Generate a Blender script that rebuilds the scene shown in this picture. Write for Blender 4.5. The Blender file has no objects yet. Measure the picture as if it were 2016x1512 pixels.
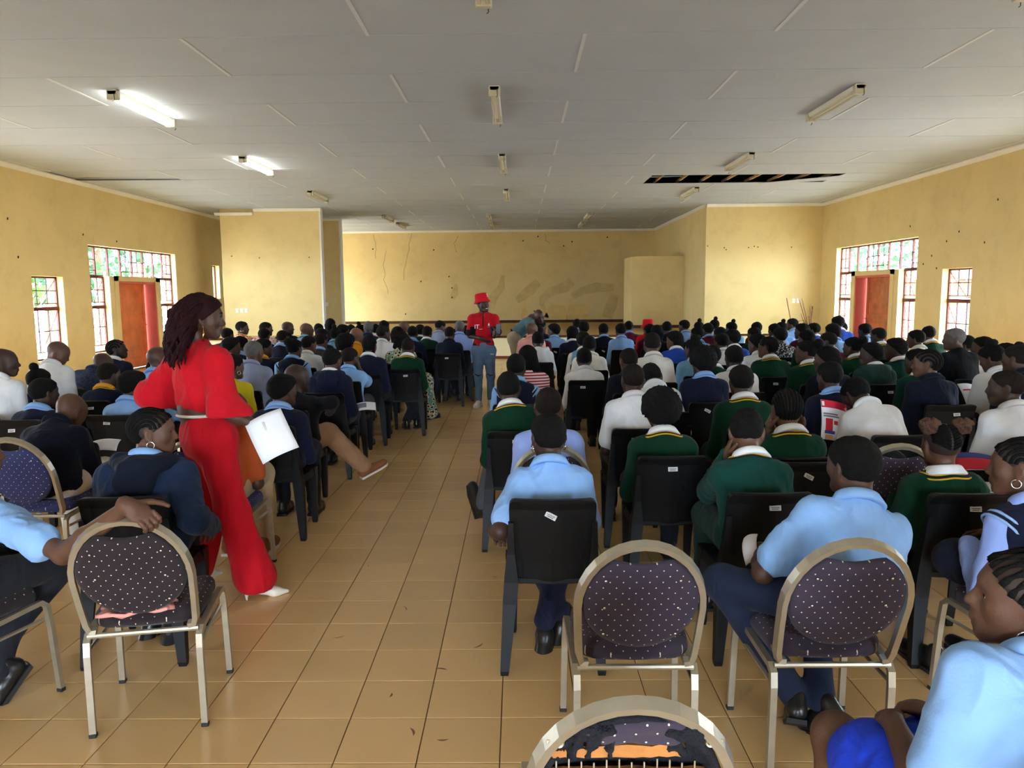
import bpy, math, random
import numpy as np
from mathutils import Matrix, Vector, Euler
random.seed(7)
SC = bpy.context.scene
COL = SC.collection
# ------------------------------------------------------------------ camera
cam_data = bpy.data.cameras.new('camera')
cam_data.sensor_fit = 'HORIZONTAL'; cam_data.sensor_width = 36.0
cam_data.lens = 36.0 * 1500.0 / 2016.0
cam_data.clip_start = 0.05; cam_data.clip_end = 300
camera = bpy.data.objects.new('camera', cam_data)
camera.location = (0, 0, 1.69)
camera.rotation_euler = tuple(math.radians(a) for a in (83.1988, 0.4965, 0.4551))
COL.objects.link(camera); SC.camera = camera
# ------------------------------------------------------------------ sky, exposure
world = bpy.data.worlds.new('overcast_sky'); SC.world = world
world.use_nodes = True
wb = world.node_tree.nodes['Background']
wb.inputs[0].default_value = (0.68, 0.83, 1.0, 1); wb.inputs[1].default_value = 25.0
sun_data = bpy.data.lights.new('sun', 'SUN'); sun_data.energy = 9.0; sun_data.angle = math.radians(12)
sun_data.color = (1.0, 0.97, 0.93)
sun = bpy.data.objects.new('sun', sun_data); COL.objects.link(sun)
sun.rotation_euler = (math.radians(14), math.radians(10), 0)
SC.view_settings.view_transform = 'Standard'; SC.view_settings.look = 'None'
SC.view_settings.gamma = 1.0; SC.view_settings.use_curve_mapping = False
SC.view_settings.exposure = 0.82
SC.cycles.max_bounces = 10; SC.cycles.diffuse_bounces = 5; SC.cycles.transparent_max_bounces = 12
SC.cycles.caustics_reflective = False; SC.cycles.caustics_refractive = False
SC.cycles.sample_clamp_indirect = 8.0
# ------------------------------------------------------------------ materials
def srgb(r, g, b):
    f = lambda c: (c/255/12.92) if c/255 <= 0.04045 else ((c/255+0.055)/1.055)**2.4
    return (f(r), f(g), f(b))
MATS = {}
def mat(name, col, rough=0.7, var=0.08, vscale=6.0, bump=0.0, bscale=60.0, metal=0.0, spec=0.3, emit=0.0, sheen=0.0):
    """plain surface: base colour with slight mottling and fine relief"""
    if name in MATS: return MATS[name]
    m = bpy.data.materials.new(name); m.use_nodes = True
    nt = m.node_tree; N = nt.nodes; L = nt.links
    p = N['Principled BSDF']
    p.inputs['Roughness'].default_value = rough; p.inputs['Metallic'].default_value = metal
    p.inputs['Specular IOR Level'].default_value = spec
    if sheen: p.inputs['Sheen Weight'].default_value = sheen
    p.inputs['Base Color'].default_value = (*col, 1)
    if var or bump:
        tc = N.new('ShaderNodeTexCoord')
    if var:
        no = N.new('ShaderNodeTexNoise'); no.inputs['Scale'].default_value = vscale; no.inputs['Detail'].default_value = 4
        L.new(tc.outputs['Object'], no.inputs['Vector'])
        mr = N.new('ShaderNodeMapRange'); mr.inputs[1].default_value = 0.3; mr.inputs[2].default_value = 0.7
        mr.inputs[3].default_value = 1-var; mr.inputs[4].default_value = 1+var
        L.new(no.outputs['Fac'], mr.inputs[0])
        mx = N.new('ShaderNodeMix'); mx.data_type = 'RGBA'; mx.blend_type = 'MULTIPLY'; mx.inputs[0].default_value = 1
        mx.inputs[6].default_value = (*col, 1); L.new(mr.outputs[0], mx.inputs[7])
        L.new(mx.outputs[2], p.inputs['Base Color'])
    if bump:
        n2 = N.new('ShaderNodeTexNoise'); n2.inputs['Scale'].default_value = bscale; n2.inputs['Detail'].default_value = 3
        L.new(tc.outputs['Object'], n2.inputs['Vector'])
        bp = N.new('ShaderNodeBump'); bp.inputs['Strength'].default_value = bump; bp.inputs['Distance'].default_value = 0.01
        L.new(n2.outputs['Fac'], bp.inputs['Height']); L.new(bp.outputs[0], p.inputs['Normal'])
    if emit:
        p.inputs['Emission Color'].default_value = (*col, 1); p.inputs['Emission Strength'].default_value = emit
    MATS[name] = m
    return m
def nodes_of(m): return m.node_tree.nodes, m.node_tree.links, m.node_tree.nodes['Principled BSDF']
# ------------------------------------------------------------------ object helpers
def mesh_from(name, V, F, m=None, smooth=False, mats=None, fm=None):
    me = bpy.data.meshes.new(name)
    if isinstance(F, np.ndarray) and F.ndim == 2 and len(F):
        n, k = F.shape
        V = np.asarray(V, dtype=np.float32)
        me.vertices.add(len(V)); me.vertices.foreach_set('co', V.ravel())
        me.loops.add(n*k); me.loops.foreach_set('vertex_index', F.astype(np.int32).ravel())
        me.polygons.add(n); me.polygons.foreach_set('loop_start', np.arange(0, n*k, k, dtype=np.int32))
        me.polygons.foreach_set('loop_total', np.full(n, k, dtype=np.int32))
        me.update(calc_edges=True)
    else:
        me.from_pydata([tuple(map(float, v)) for v in V], [], [tuple(map(int, f)) for f in F])
    if smooth: me.polygons.foreach_set('use_smooth', np.ones(len(me.polygons), dtype=bool))
    for q in (mats or ([m] if m else [])): me.materials.append(q)
    if fm is not None: me.polygons.foreach_set('material_index', np.asarray(fm, dtype=np.int32))
    me.update()
    return me
def link(name, me, parent=None, loc=None, rot=None, mtx=None):
    o = bpy.data.objects.new(name, me); COL.objects.link(o)
    if parent is not None: o.parent = parent
    if mtx is not None: o.matrix_local = mtx
    else:
        if loc is not None: o.location = loc
        if rot is not None: o.rotation_euler = rot
    return o
def tag(o, label=None, cat=None, group=None, kind=None):
    if label: o['label'] = label
    if cat: o['category'] = cat
    if group: o['group'] = group
    if kind: o['kind'] = kind
    return o
def empty(name, loc=(0,0,0), rotz=0.0):
    o = bpy.data.objects.new(name, None); COL.objects.link(o)
    o.empty_display_size = 0.1; o.location = loc; o.rotation_euler = (0, 0, rotz)
    return o
class MB:
    """collects shapes into one mesh"""
    def __init__(s): s.V = []; s.F = []
    def add(s, V, F):
        n = len(s.V); s.V += [tuple(v) for v in V]; s.F += [tuple(i+n for i in f) for f in F]; return s
    def box(s, lo, hi):
        x0,y0,z0 = lo; x1,y1,z1 = hi
        V = [(x0,y0,z0),(x1,y0,z0),(x1,y1,z0),(x0,y1,z0),(x0,y0,z1),(x1,y0,z1),(x1,y1,z1),(x0,y1,z1)]
        return s.add(V, [(0,3,2,1),(4,5,6,7),(0,1,5,4),(1,2,6,5),(2,3,7,6),(3,0,4,7)])
    def cbox(s, c, size, bev=0.0):
        """box with chamfered edges"""
        h = [d/2 for d in size]
        if bev <= 0: return s.box([c[i]-h[i] for i in range(3)], [c[i]+h[i] for i in range(3)])
        V=[];idx={}
        for sx in (-1,1):
            for sy in (-1,1):
                for sz in (-1,1):
                    for a in range(3):
                        p=[sx*h[0],sy*h[1],sz*h[2]]
                        for b in range(3):
                            if b!=a: p[b]-=math.copysign(bev,p[b])
                        idx[(sx,sy,sz,a)]=len(V); V.append((c[0]+p[0],c[1]+p[1],c[2]+p[2]))
        F=[]
        for a in range(3):
            u,v=(a+1)%3,(a+2)%3
            for sg in (-1,1):
                q=[]
                for su,sv in ((-1,-1),(1,-1),(1,1),(-1,1)):
                    k=[0,0,0];k[a]=sg;k[u]=su;k[v]=sv;q.append(idx[(*k,a)])
                F.append(q if sg>0 else q[::-1])
        for a in range(3):
            u,v=(a+1)%3,(a+2)%3
            for su in (-1,1):
                for sv in (-1,1):
                    k0=[0,0,0];k1=[0,0,0];k0[a]=-1;k1[a]=1;k0[u]=k1[u]=su;k0[v]=k1[v]=sv
                    q=[idx[(*k0,u)],idx[(*k1,u)],idx[(*k1,v)],idx[(*k0,v)]]
                    F.append(q if su*sv<0 else q[::-1])
        for sx in (-1,1):
            for sy in (-1,1):
                for sz in (-1,1):
                    q=[idx[(sx,sy,sz,0)],idx[(sx,sy,sz,1)],idx[(sx,sy,sz,2)]]
                    F.append(q if sx*sy*sz>0 else q[::-1])
        return s.add(V,F)
    def tube(s, pts, r, n=8, cap=True, closed=False, sq=None, up=(0,0,1)):
        """swept tube along pts; r number or list; sq=(a,b) gives a rectangular section"""
        P=[np.array(p,float) for p in pts]; m=len(P); V=[];F=[]
        prev=None
        for i,p in enumerate(P):
            if closed: t=P[(i+1)%m]-P[i-1]
            else: t=P[min(i+1,m-1)]-P[max(i-1,0)]
            t/=np.linalg.norm(t)+1e-12
            if prev is None:
                a=np.array(up,float)
                if abs(a@t)>0.95: a=np.array([1.,0,0]) if abs(t[0])<0.9 else np.array([0,1.,0])
                u=a-t*(a@t)
            else: u=prev-t*(prev@t)
            u/=np.linalg.norm(u)+1e-12; prev=u; w=np.cross(t,u)
            rr=r[i] if isinstance(r,(list,tuple,np.ndarray)) else r
            if sq:
                for su,sv in ((-1,-1),(1,-1),(1,1),(-1,1)): V.append(p+u*su*sq[0]/2+w*sv*sq[1]/2)
            else:
                for k in range(n):
                    a=2*math.pi*k/n; V.append(p+(u*math.cos(a)+w*math.sin(a))*rr)
        n2=4 if sq else n
        for i in range(m if closed else m-1):
            for k in range(n2):
                j=(i+1)%m
                F.append((i*n2+k,i*n2+(k+1)%n2,j*n2+(k+1)%n2,j*n2+k))
        if cap and not closed:
            F.append(tuple(range(n2))[::-1]); F.append(tuple((m-1)*n2+k for k in range(n2)))
        return s.add(V,F)
    def prism(s, poly, axis, lo, hi):
        """extrude 2-D polygon (list of (a,b)) along axis"""
        n=len(poly); V=[]
        for h in (lo,hi):
            for a,b in poly:
                V.append((h,a,b) if axis==0 else ((a,h,b) if axis==1 else (a,b,h)))
        F=[tuple(range(n))[::-1],tuple(range(n,2*n))]+[(i,(i+1)%n,n+(i+1)%n,n+i) for i in range(n)]
        return s.add(V,F)
    def lathe(s, prof, n=12, c=(0,0,0)):
        V=[];F=[]
        for r,z in prof:
            for k in range(n):
                a=2*math.pi*k/n; V.append((c[0]+r*math.cos(a),c[1]+r*math.sin(a),c[2]+z))
        for i in range(len(prof)-1):
            for k in range(n): F.append((i*n+k,i*n+(k+1)%n,(i+1)*n+(k+1)%n,(i+1)*n+k))
        F.append(tuple(range(n))[::-1]); F.append(tuple((len(prof)-1)*n+k for k in range(n)))
        return s.add(V,F)
    def build(s, name, m, parent=None, loc=None, rot=None, smooth=False, mtx=None):
        return link(name, mesh_from(name, s.V, s.F, m, smooth), parent, loc, rot, mtx)
    def mesh(s, name, m, smooth=False): return mesh_from(name, s.V, s.F, m, smooth)
# ================================================================== THE ROOM
XL, XR, H = -8.85, 8.17, 4.0
YB, YC, YS, YW = -4.0, 20.85, 19.75, 28.5      # rear wall, columns, stage front, back wall
ZS = 0.59
M_wall = mat('yellow_wall_paint', srgb(218,193,135), 0.75, 0.05, 0.9, 0.15, 40)
M_ceil = mat('white_ceiling_paint', srgb(178,185,196), 0.85, 0.025, 2.0, 0.25, 12)
M_strip = mat('ceiling_cover_strip', srgb(206,208,212), 0.7, 0.0)
M_white = mat('white_paint', srgb(225,222,212), 0.6, 0.03)
M_cream = mat('cream_riser_paint', srgb(235,222,178), 0.6, 0.05, 2)
M_steel = mat('maroon_window_steel', srgb(96,38,34), 0.5, 0.1)
M_redpaint = mat('red_door_jamb_paint', srgb(196,92,80), 0.45, 0.06)
M_bar = mat('dark_burglar_bar', srgb(58,36,38), 0.5, 0.0)
M_darkwood = mat('dark_wood', srgb(70,42,24), 0.5, 0.2, 5)
M_void = mat('dark_roof_void', (0.01,0.008,0.006), 0.9, 0)
M_batten = mat('roof_timber', srgb(176,140,100), 0.8, 0.15)
# floor tile: colour shifts from tile to tile
M_tile = mat('tan_floor_tile', srgb(228,186,126), 0.22, 0.05, 1.3, 0.03, 25, spec=0.45)
def tile_variation(m):
    N, L, p = nodes_of(m)
    geo = N.new('ShaderNodeNewGeometry')
    sub = N.new('ShaderNodeVectorMath'); sub.operation = 'SUBTRACT'; sub.inputs[1].default_value = (-0.08, 2.873, -1)
    dv = N.new('ShaderNodeVectorMath'); dv.operation = 'DIVIDE'; dv.inputs[1].default_value = (0.303, 0.295, 100)
    fl = N.new('ShaderNodeVectorMath'); fl.operation = 'FLOOR'
    wn = N.new('ShaderNodeTexWhiteNoise'); wn.noise_dimensions = '3D'
    L.new(geo.outputs['Position'], sub.inputs[0]); L.new(sub.outputs[0], dv.inputs[0]); L.new(dv.outputs[0], fl.inputs[0]); L.new(fl.outputs[0], wn.inputs['Vector'])
    mr = N.new('ShaderNodeMapRange'); mr.inputs[3].default_value = 0.93; mr.inputs[4].default_value = 1.05
    L.new(wn.outputs['Value'], mr.inputs[0])
    src = p.inputs['Base Color'].links[0].from_socket
    mx = N.new('ShaderNodeMix'); mx.data_type = 'RGBA'; mx.blend_type = 'MULTIPLY'; mx.inputs[0].default_value = 1
    L.new(src, mx.inputs[6]); L.new(mr.outputs[0], mx.inputs[7]); 
    # scuffs and worn, dusty patches
    n3 = N.new('ShaderNodeTexNoise'); n3.inputs['Scale'].default_value = 0.8; n3.inputs['Detail'].default_value = 6
    L.new(geo.outputs['Position'], n3.inputs['Vector'])
    m3 = N.new('ShaderNodeMapRange'); m3.inputs[1].default_value = 0.2; m3.inputs[2].default_value = 0.8; m3.inputs[3].default_value = 0.20; m3.inputs[4].default_value = 0.28
    L.new(n3.outputs['Fac'], m3.inputs[0]); L.new(m3.outputs[0], p.inputs['Roughness'])
    L.new(mx.outputs[2], p.inputs['Base Color'])
tile_variation(M_tile)
M_grout = mat('dark_floor_joint', srgb(96,66,38), 0.8, 0)
def wall_dirt(m):
    """rubbed and grubby film with a shape of its own on the paint"""
    N, L, p = nodes_of(m)
    tc = N.new('ShaderNodeTexCoord'); n = N.new('ShaderNodeTexNoise'); n.inputs['Scale'].default_value = 2.2; n.inputs['Detail'].default_value = 8; n.inputs['Roughness'].default_value = 0.7
    L.new(tc.outputs['Object'], n.inputs['Vector'])
    mr = N.new('ShaderNodeMapRange'); mr.inputs[1].default_value = 0.5; mr.inputs[2].default_value = 0.8; mr.inputs[3].default_value = 1.0; mr.inputs[4].default_value = 0.84
    L.new(n.outputs['Fac'], mr.inputs[0])
    src = p.inputs['Base Color'].links[0].from_socket
    mx = N.new('ShaderNodeMix'); mx.data_type = 'RGBA'; mx.blend_type = 'MULTIPLY'; mx.inputs[0].default_value = 1
    L.new(src, mx.inputs[6]); L.new(mr.outputs[0], mx.inputs[7]); L.new(mx.outputs[2], p.inputs['Base Color'])
wall_dirt(M_wall)

# ---- floor with single tiles
fl = MB().box((XL-0.3, YB-0.3, -0.2), (XR+0.3, YW+0.3, -0.004)).build('floor', M_grout); tag(fl, kind='structure')
TX, TY, PX, PY = -0.08, 2.873, 0.303, 0.295
tile_me = MB().cbox((PX/2, PY/2, -0.006), (PX-0.004, PY-0.004, 0.012), 0.0015).mesh('floor_tile', M_tile)
def tile_seen(i, j):   # nearest stretch of open floor: aisle and the strip before the first chairs
    x = TX+(i+0.5)*PX; y = TY+(j+0.5)*PY
    if y < 2.2 or y > 11.5: return False
    if -1.6 < x < 0.1: return True
    return y < 4.3 and -2.4 < x < 1.8
single = []
for j in range(-3, 30):
    for i in range(-9, 8):
        if tile_seen(i, j): single.append((i, j))
single.sort(key=lambda q: (q[1], abs(q[0])))
single = single[:300]; sset = set(single)
for i, j in single: link('floor_tile', tile_me, fl, (TX+i*PX, TY+j*PY, 0))
mb = MB()
i0, i1 = int((XL-TX)/PX)-1, int((XR-TX)/PX)
j0, j1 = int((YB-TY)/PY)-1, int((YS-TY)/PY)
g = 0.002
for j in range(j0, j1+1):
    for i in range(i0, i1+1):
        if (i, j) in sset: continue
        x0, x1, y0, y1 = TX+i*PX+g, TX+(i+1)*PX-g, TY+j*PY+g, TY+(j+1)*PY-g
        mb.add([(x0,y0,-0.01),(x1,y0,-0.01),(x1,y1,-0.01),(x0,y1,-0.01),(x0,y0,0),(x1,y0,0),(x1,y1,0),(x0,y1,0)],
               [(4,5,6,7),(0,1,5,4),(1,2,6,5),(2,3,7,6),(3,0,4,7)])
o = mb.build('floor_tile_field', M_tile, fl); o['kind'] = 'stuff'

# scuffs rubbed into the tiles
rs_ = random.Random(5); M_scuff = mat('floor_scuff', srgb(120,86,52), .6, .1)
for x, y in [(-.42,2.78),(-.36,3.28),(-.30,2.72),(-.62,3.95),(-.55,3.05),(-.95,4.6),(-.2,3.5),(-.9,3.6),(-.7,5.6),(-.15,4.4),(-.5,6.5),(-.85,7.4),(.62,2.2),(-.4,2.5)]:
    a = rs_.uniform(0,3.1); l = rs_.uniform(.012,.035); w = rs_.uniform(.002,.005); n = 6; V = []; F = []
    for i in range(n):
        u = -1+2*i/(n-1); px, py = u*l, .25*l*u*u; ww = w*(1-u*u)+.0006
        for sg in (-1, 1): V.append((x+px*math.cos(a)-(py+sg*ww)*math.sin(a), y+px*math.sin(a)+(py+sg*ww)*math.cos(a), .0006))
    for i in range(n-1): F.append((2*i, 2*i+2, 2*i+3, 2*i+1))
    MB().add(V, F).build('scuff_mark', M_scuff, fl)
# ---- side walls with openings
T = 0.30
def wall_x(name, x0, x1, y0, y1, z1, opens):
    """wall slab in the y-z plane with rectangular openings (y0,y1,z0,z1)"""
    mb = MB(); ys = sorted({y0, y1} | {o[0] for o in opens} | {o[1] for o in opens})
    for a, b in zip(ys[:-1], ys[1:]):
        hs = sorted([(o[2], o[3]) for o in opens if o[0] <= a+1e-6 and o[1] >= b-1e-6])
        z = 0
        for p, q in hs:
            if p > z+1e-6: mb.box((x0, a, z), (x1, b, p))
            z = q
        if z < z1: mb.box((x0, a, z), (x1, b, z1))
    o = mb.build(name, M_wall); tag(o, kind='structure'); return o
BIG = (15.84, 19.85, 0.5, 2.76)
op_seen = [(13.92, 14.88, 0.5, 2.08), (15.84, 16.58, 0.5, 2.76), (16.58, 18.92, 2.13, 2.76), (18.92, 19.85, 0.5, 2.76), (16.93, 18.68, 0.0, 2.03)]
op_hidden = [(10.4, 12.0, 0.5, 2.4), (6.0, 7.0, 0.5, 2.2)]  # openings out of view, assumed for the daylight they let in
wl = wall_x('wall_left', XL-T, XL, YB, YW, H+0.5, op_hidden + op_seen + [(22.25, 22.74, 1.6, 2.57), (23.0, 23.48, 1.6, 2.57), (24.4, 28.2, .8, 2.8)])  # the widest opening is unseen, added to brighten the stage
wr = wall_x('wall_right', XR, XR+T, YB, YW, H+0.5, op_hidden + op_seen)
# rear wall behind the camera, with unseen windows and doorway assumed for their light
mb = MB(); ops = [(-6, -4.2, 0.6, 2.2), (-1.0, 1.0, 0, 2.2), (4.2, 6, 0.6, 2.2)]
xs = sorted({XL, XR} | {o[0] for o in ops} | {o[1] for o in ops})
for a, b in zip(xs[:-1], xs[1:]):
    z = 0
    for o_ in ops:
        if o_[0] <= a+1e-6 and o_[1] >= b-1e-6:
            if o_[2] > 0: mb.box((a, YB-T, 0), (b, YB, o_[2]))
            z = o_[3]
    mb.box((a, YB-T, z), (b, YB, H+0.5))
tag(mb.build('wall_rear', M_wall), kind='structure')
wb_ = MB().box((XL, YW, 0), (XR, YW+T, H+0.5)).build('wall_back', M_wall); tag(wb_, kind='structure')
# partition walls beside the stage
cl = MB().box((-8.02, YC, 0), (-5.33, YC+0.22, H)).build('wall_partition_left', M_wall); tag(cl, kind='structure')
MB().box((-5.345, YC-0.012, 0), (-5.30, YC+0.22, H)).build('corner_bead', M_white, cl)
wing = MB().box((-8.7, 23.6, ZS), (-5.44, 23.8, H)).build('wall_wing_left', M_wall); tag(wing, kind='structure')
MB().box((-5.455, 23.588, ZS), (-5.40, 23.81, H)).build('corner_bead', M_white, wing)
cr = MB().box((5.05, YC-0.05, 0), (XR, YC+0.2, H)).box((5.05, YC+0.2, 0), (5.25, YW, H)).build('wall_partition_right', M_wall); tag(cr, kind='structure')
blk = MB().box((3.47, 23.5, ZS), (5.05, 25.2, 2.77)).build('wall_stage_booth', M_wall); tag(blk, kind='structure')
MB().box((3.44, 23.47, ZS), (5.05, 25.2, ZS+0.09)).build('skirting', M_darkwood, blk)
# ---- stage
stg = MB().box((XL, YS, 0.0), (5.05, YW, ZS-0.03)).box((5.05, YS, 0.0), (XR, YC-0.05, ZS-0.03)).build('floor_stage', M_cream); tag(stg, kind='structure')
st_top = MB()
MB().box((XL, YS+0.06, ZS-0.03), (5.05, YW, ZS)).build('stage_boarding', mat('stage_floor', srgb(176,142,84), 0.45, 0.08), stg)
MB().box((XL, YS-0.03, ZS-0.05), (XR, YS+0.06, ZS+0.004)).build('nosing', M_darkwood, stg)
MB().box((XL, YS-0.02, 0), (XR, YS, 0.07)).build('skirting', mat('red_brown_skirting', srgb(120,60,40), 0.5), stg)
bb = MB().box((-6.6, YW-0.03, ZS), (3.9, YW, ZS+0.10)).build('baseboard_back', M_darkwood); tag(bb, kind='structure')

# ---- ceiling: single boards with cover strips
void = MB().box((XL-0.3, YB-0.3, H+0.45), (XR+0.3, YW+0.3, H+0.6)).build('ceiling', M_void); tag(void, kind='structure')
BW = 1.205
rows = [7.16 + BW*k for k in range(-10, 19)]
HOLE = (2.7, 6.55, 15.86, 16.80)
nb = 0
M_gap = M_ceil
for k, y0 in enumerate(rows[:-1]):
    y1 = rows[k+1]
    if y1 < YB or y0 > YW: continue
    odd = (k-10) % 2
    seams = [(-3.03 if odd == 0 else -1.33) + 3.65*q for q in range(-3, 4)]
    xs = [XL] + [s for s in seams if XL+0.2 < s < XR-0.2] + [XR]
    for a, b in zip(xs[:-1], xs[1:]):
        c = ((a+b)/2, (y0+y1)/2)
        segs = [(a, b, y0, y1)]
        mid = (y0+y1)/2
        if HOLE[2]-0.3 < y0+0.2 < HOLE[3]: # the row with the fallen boards
            segs = []
            if a < HOLE[0]: segs.append((a, min(b, HOLE[0]), y0, y1))
            if b > HOLE[1]: segs.append((max(a, HOLE[1]), b, y0, y1))
            if a < HOLE[1] and b > HOLE[0]:
                lo, hi = max(a, HOLE[0]), min(b, HOLE[1])
                if HOLE[3] < y1-0.02: segs.append((lo, hi, HOLE[3], y1))
        for (p, q, r, s) in segs:
            if q-p < 0.05: continue
            V = MB().box((p+0.002, r+0.002, H), (q-0.002, s-0.002, H+0.012))
            ob = V.build('ceiling_board', M_ceil, void)
            if p < -8 and 14.3 < r < 15.5: ob.rotation_euler = (0, 0.003, 0)
    for s in xs[1:-1]:
        if HOLE[0] < s < HOLE[1] and HOLE[2]-0.3 < y0+0.2 < HOLE[3]: continue
        MB().box((s-0.016, y0+0.01, H-0.007), (s+0.016, y1-0.01, H)).build('cover_strip', M_strip, void)
    MB().box((XL, y0-0.012, H-0.003), (XR, y0+0.012, H)).build('joint_strip', M_ceil, void) if not (HOLE[2]-0.15 < y0 < HOLE[3]) else None
# ragged edges of the hole: boards bent down at its ends, timbers above
for q in range(8):
    x = 3.0 + q*0.5
    MB().box((x-0.02, 15.5, H+0.06), (x+0.02, 17.2, H+0.11)).build('timber_batten', M_batten, void, rot=(0, 0, 0))
MB().box((2.4, 16.2, H+0.16), (6.9, 16.28, H+0.26)).build('timber_beam', M_batten, void)
MB().add([(2.55,15.88,H),(3.35,15.86,H+0.004),(3.35,15.98,H+0.03),(2.55,15.92,H),(2.55,15.88,H+0.01),(3.35,15.86,H+0.014),(3.35,15.98,H+0.04),(2.55,15.92,H+0.01)],
         [(0,3,2,1),(4,5,6,7),(0,1,5,4),(1,2,6,5),(2,3,7,6),(3,0,4,7)]).build('torn_board', M_ceil, void)
MB().add([(5.2,16.86,H-0.01),(6.6,15.9,H-0.002),(6.7,16.5,H-0.001),(5.6,16.95,H-0.001),(5.2,16.86,H),(6.6,15.9,H+0.008),(6.7,16.5,H+0.009),(5.6,16.95,H+0.009)],
         [(0,3,2,1),(4,5,6,7),(0,1,5,4),(1,2,6,5),(2,3,7,6),(3,0,4,7)]).build('torn_board', M_ceil, void)
MB().prism([(-8.75,15.36),(-7.9,15.39),(-6.85,15.43),(-6.85,15.45),(-7.9,15.455),(-8.75,15.46)], 2, H-0.006, H-0.002).build('dark_joint_strip', M_void, void)  # black strip below the boards paints the darkness of a gap
# ---- cornices
def cornice_x(name, x, s, y0, y1):
    mb = MB().prism([(x, H-0.075), (x+s*0.02, H-0.075), (x+s*0.075, H-0.02), (x+s*0.075, H), (x, H)], 1, y0, y1)
    o = mb.build(name, M_white); tag(o, kind='structure'); return o
def cornice_y(name, y, x0, x1, s=-1):
    mb = MB().prism([(y, H-0.075), (y+s*0.02, H-0.075), (y+s*0.075, H-0.02), (y+s*0.075, H), (y, H)], 0, x0, x1)
    o = mb.build(name, M_white); tag(o, kind='structure'); return o
cornice_x('trim_1', XL, 1, YB, YW); cornice_x('trim_2', XR, -1, YB, YC)
cornice_y('trim_3', YW, -8, 5.05); cornice_y('trim_4', YC-0.05, 5.05, XR)
cornice_x('trim_5', 5.05, -1, YC, YW)
c = cornice_y('trim_6', YC, -7.1, -5.28)
c2 = cornice_y('trim_7', YC-0.01, -8.12, -7.1); c2.rotation_euler = (0, 0, 0)
c2.location = (0, 0, -0.05); c2.rotation_euler = (0, -0.006, 0)
cornice_y('trim_8', 23.6, -8.7, -5.38)
# ---- marks on the walls: nail holes, cracks, damp streaks
M_hole = mat('nail_hole', (0.03,0.02,0.012), 0.9, 0)
M_crack = mat('plaster_crack', srgb(120,92,52), 0.9, 0)
M_stain = mat('damp_streak', srgb(202,176,120), 0.8, 0.12, 5)
M_stain2 = mat('ochre_streak', srgb(214,182,116), 0.8, 0.10, 5)
def polystrip(parent, pts, w, y, m, name):
    """flat mark of varying width on a wall that faces -y"""
    V=[];F=[]
    n=len(pts)
    for i,(x,z) in enumerate(pts):
        a=pts[max(i-1,0)];b=pts[min(i+1,n-1)]
        dx,dz=b[0]-a[0],b[1]-a[1];l=math.hypot(dx,dz) or 1
        ww=w[i] if isinstance(w,(list,tuple)) else w
        V+= [(x-dz/l*ww/2,y,z+dx/l*ww/2),(x+dz/l*ww/2,y,z-dx/l*ww/2)]
    for i in range(n-1): F.append((2*i,2*i+1,2*i+3,2*i+2))
    return MB().add(V,F).build(name,m,parent)
yb = YW-0.0025
for pts, w in [([(-0.55,2.35),(-0.62,1.9),(-0.95,1.5),(-1.0,1.1),(-1.15,0.72)],[.14,.28,.34,.22,.14]),
               ([(0.75,2.1),(0.45,1.8),(0.15,1.55),(-.05,1.4)],[.3,.4,.34,.2]),
               ([(2.0,2.12),(1.75,1.9),(1.2,1.72),(.9,1.45),(.85,1.2)],[.34,.4,.32,.28,.12]),
               ([(3.55,1.85),(2.9,1.88),(2.4,1.75),(2.0,1.55)],[.26,.36,.3,.24]),
               ([(3.6,1.6),(3.45,1.2),(3.3,.75)],[.3,.42,.4]),
               ([(-2.3,2.05),(-2.35,1.7),(-2.45,1.5)],[.1,.26,.16])]:
    polystrip(wb_, pts, w, yb, M_stain, 'damp_streak')
for pts, w in [([(1.5,1.25),(1.45,1.0),(1.4,.72)],[.5,.7,.9]),([(2.2,1.25),(2.2,1.0),(2.25,.72)],[.6,.8,.9]),([(.2,1.2),(.25,.9),(.2,.72)],[.1,.3,.16]),([(.9,1.3),(.95,1.0),(1.0,.72)],[.15,.2,.3])]:
    polystrip(wb_, pts, w, yb+0.001, M_stain2, 'rust_streak')
random.seed(11)
for x, z0, z1 in [(-5.3,3.9,3.0),(-4.85,3.3,1.7),(-3.9,3.9,2.2),(1.0,3.85,3.5),(-2.2,3.8,3.2)]:
    pts=[];x0=x;n=9
    for i in range(n+1):
        pts.append((x0, z0+(z1-z0)*i/n)); x0+=random.uniform(-.07,.07)
    polystrip(wb_, pts, .012, yb, M_crack, 'crack')
def hole_mark(parent, p, s, axis):
    x,y,z=p
    if axis=='y': pl=[(x-s,z-s*.6),(x,z-s),(x+s*.8,z-s*.2),(x+s*.5,z+s),(x-s*.6,z+s*.8)];mb=MB().prism(pl,1,y-0.004,y)
    else: pl=[(y-s,z-s*.6),(y,z-s),(y+s*.8,z-s*.2),(y+s*.5,z+s),(y-s*.6,z+s*.8)];mb=MB().prism(pl,0,x-0.003,x+0.003)
    return mb.build('nail_hole', M_hole, parent)
for x,z in [(-5.35,3.35),(-3.6,2.15),(-2.55,2.32),(-4.2,.95),(-3.1,3.3),(.75,3.75),(1.7,3.4),(2.0,3.55),(.2,3.6),(-2.45,1.9),(-2.45,1.55),(.6,1.02),(3.3,3.7)]: hole_mark(wb_, (x,YW,z), .03, 'y')
for x,z in [(-7.75,2.75),(-7.0,2.7),(-5.65,2.7)]: hole_mark(cl, (x,YC,z), .018, 'y')
for x,z in [(5.55,2.85),(5.6,2.8),(6.2,2.85),(6.35,2.88),(6.45,2.86),(7.35,2.85),(5.1,2.9)]: hole_mark(cr, (x,YC-.05,z), .018, 'y')
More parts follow.
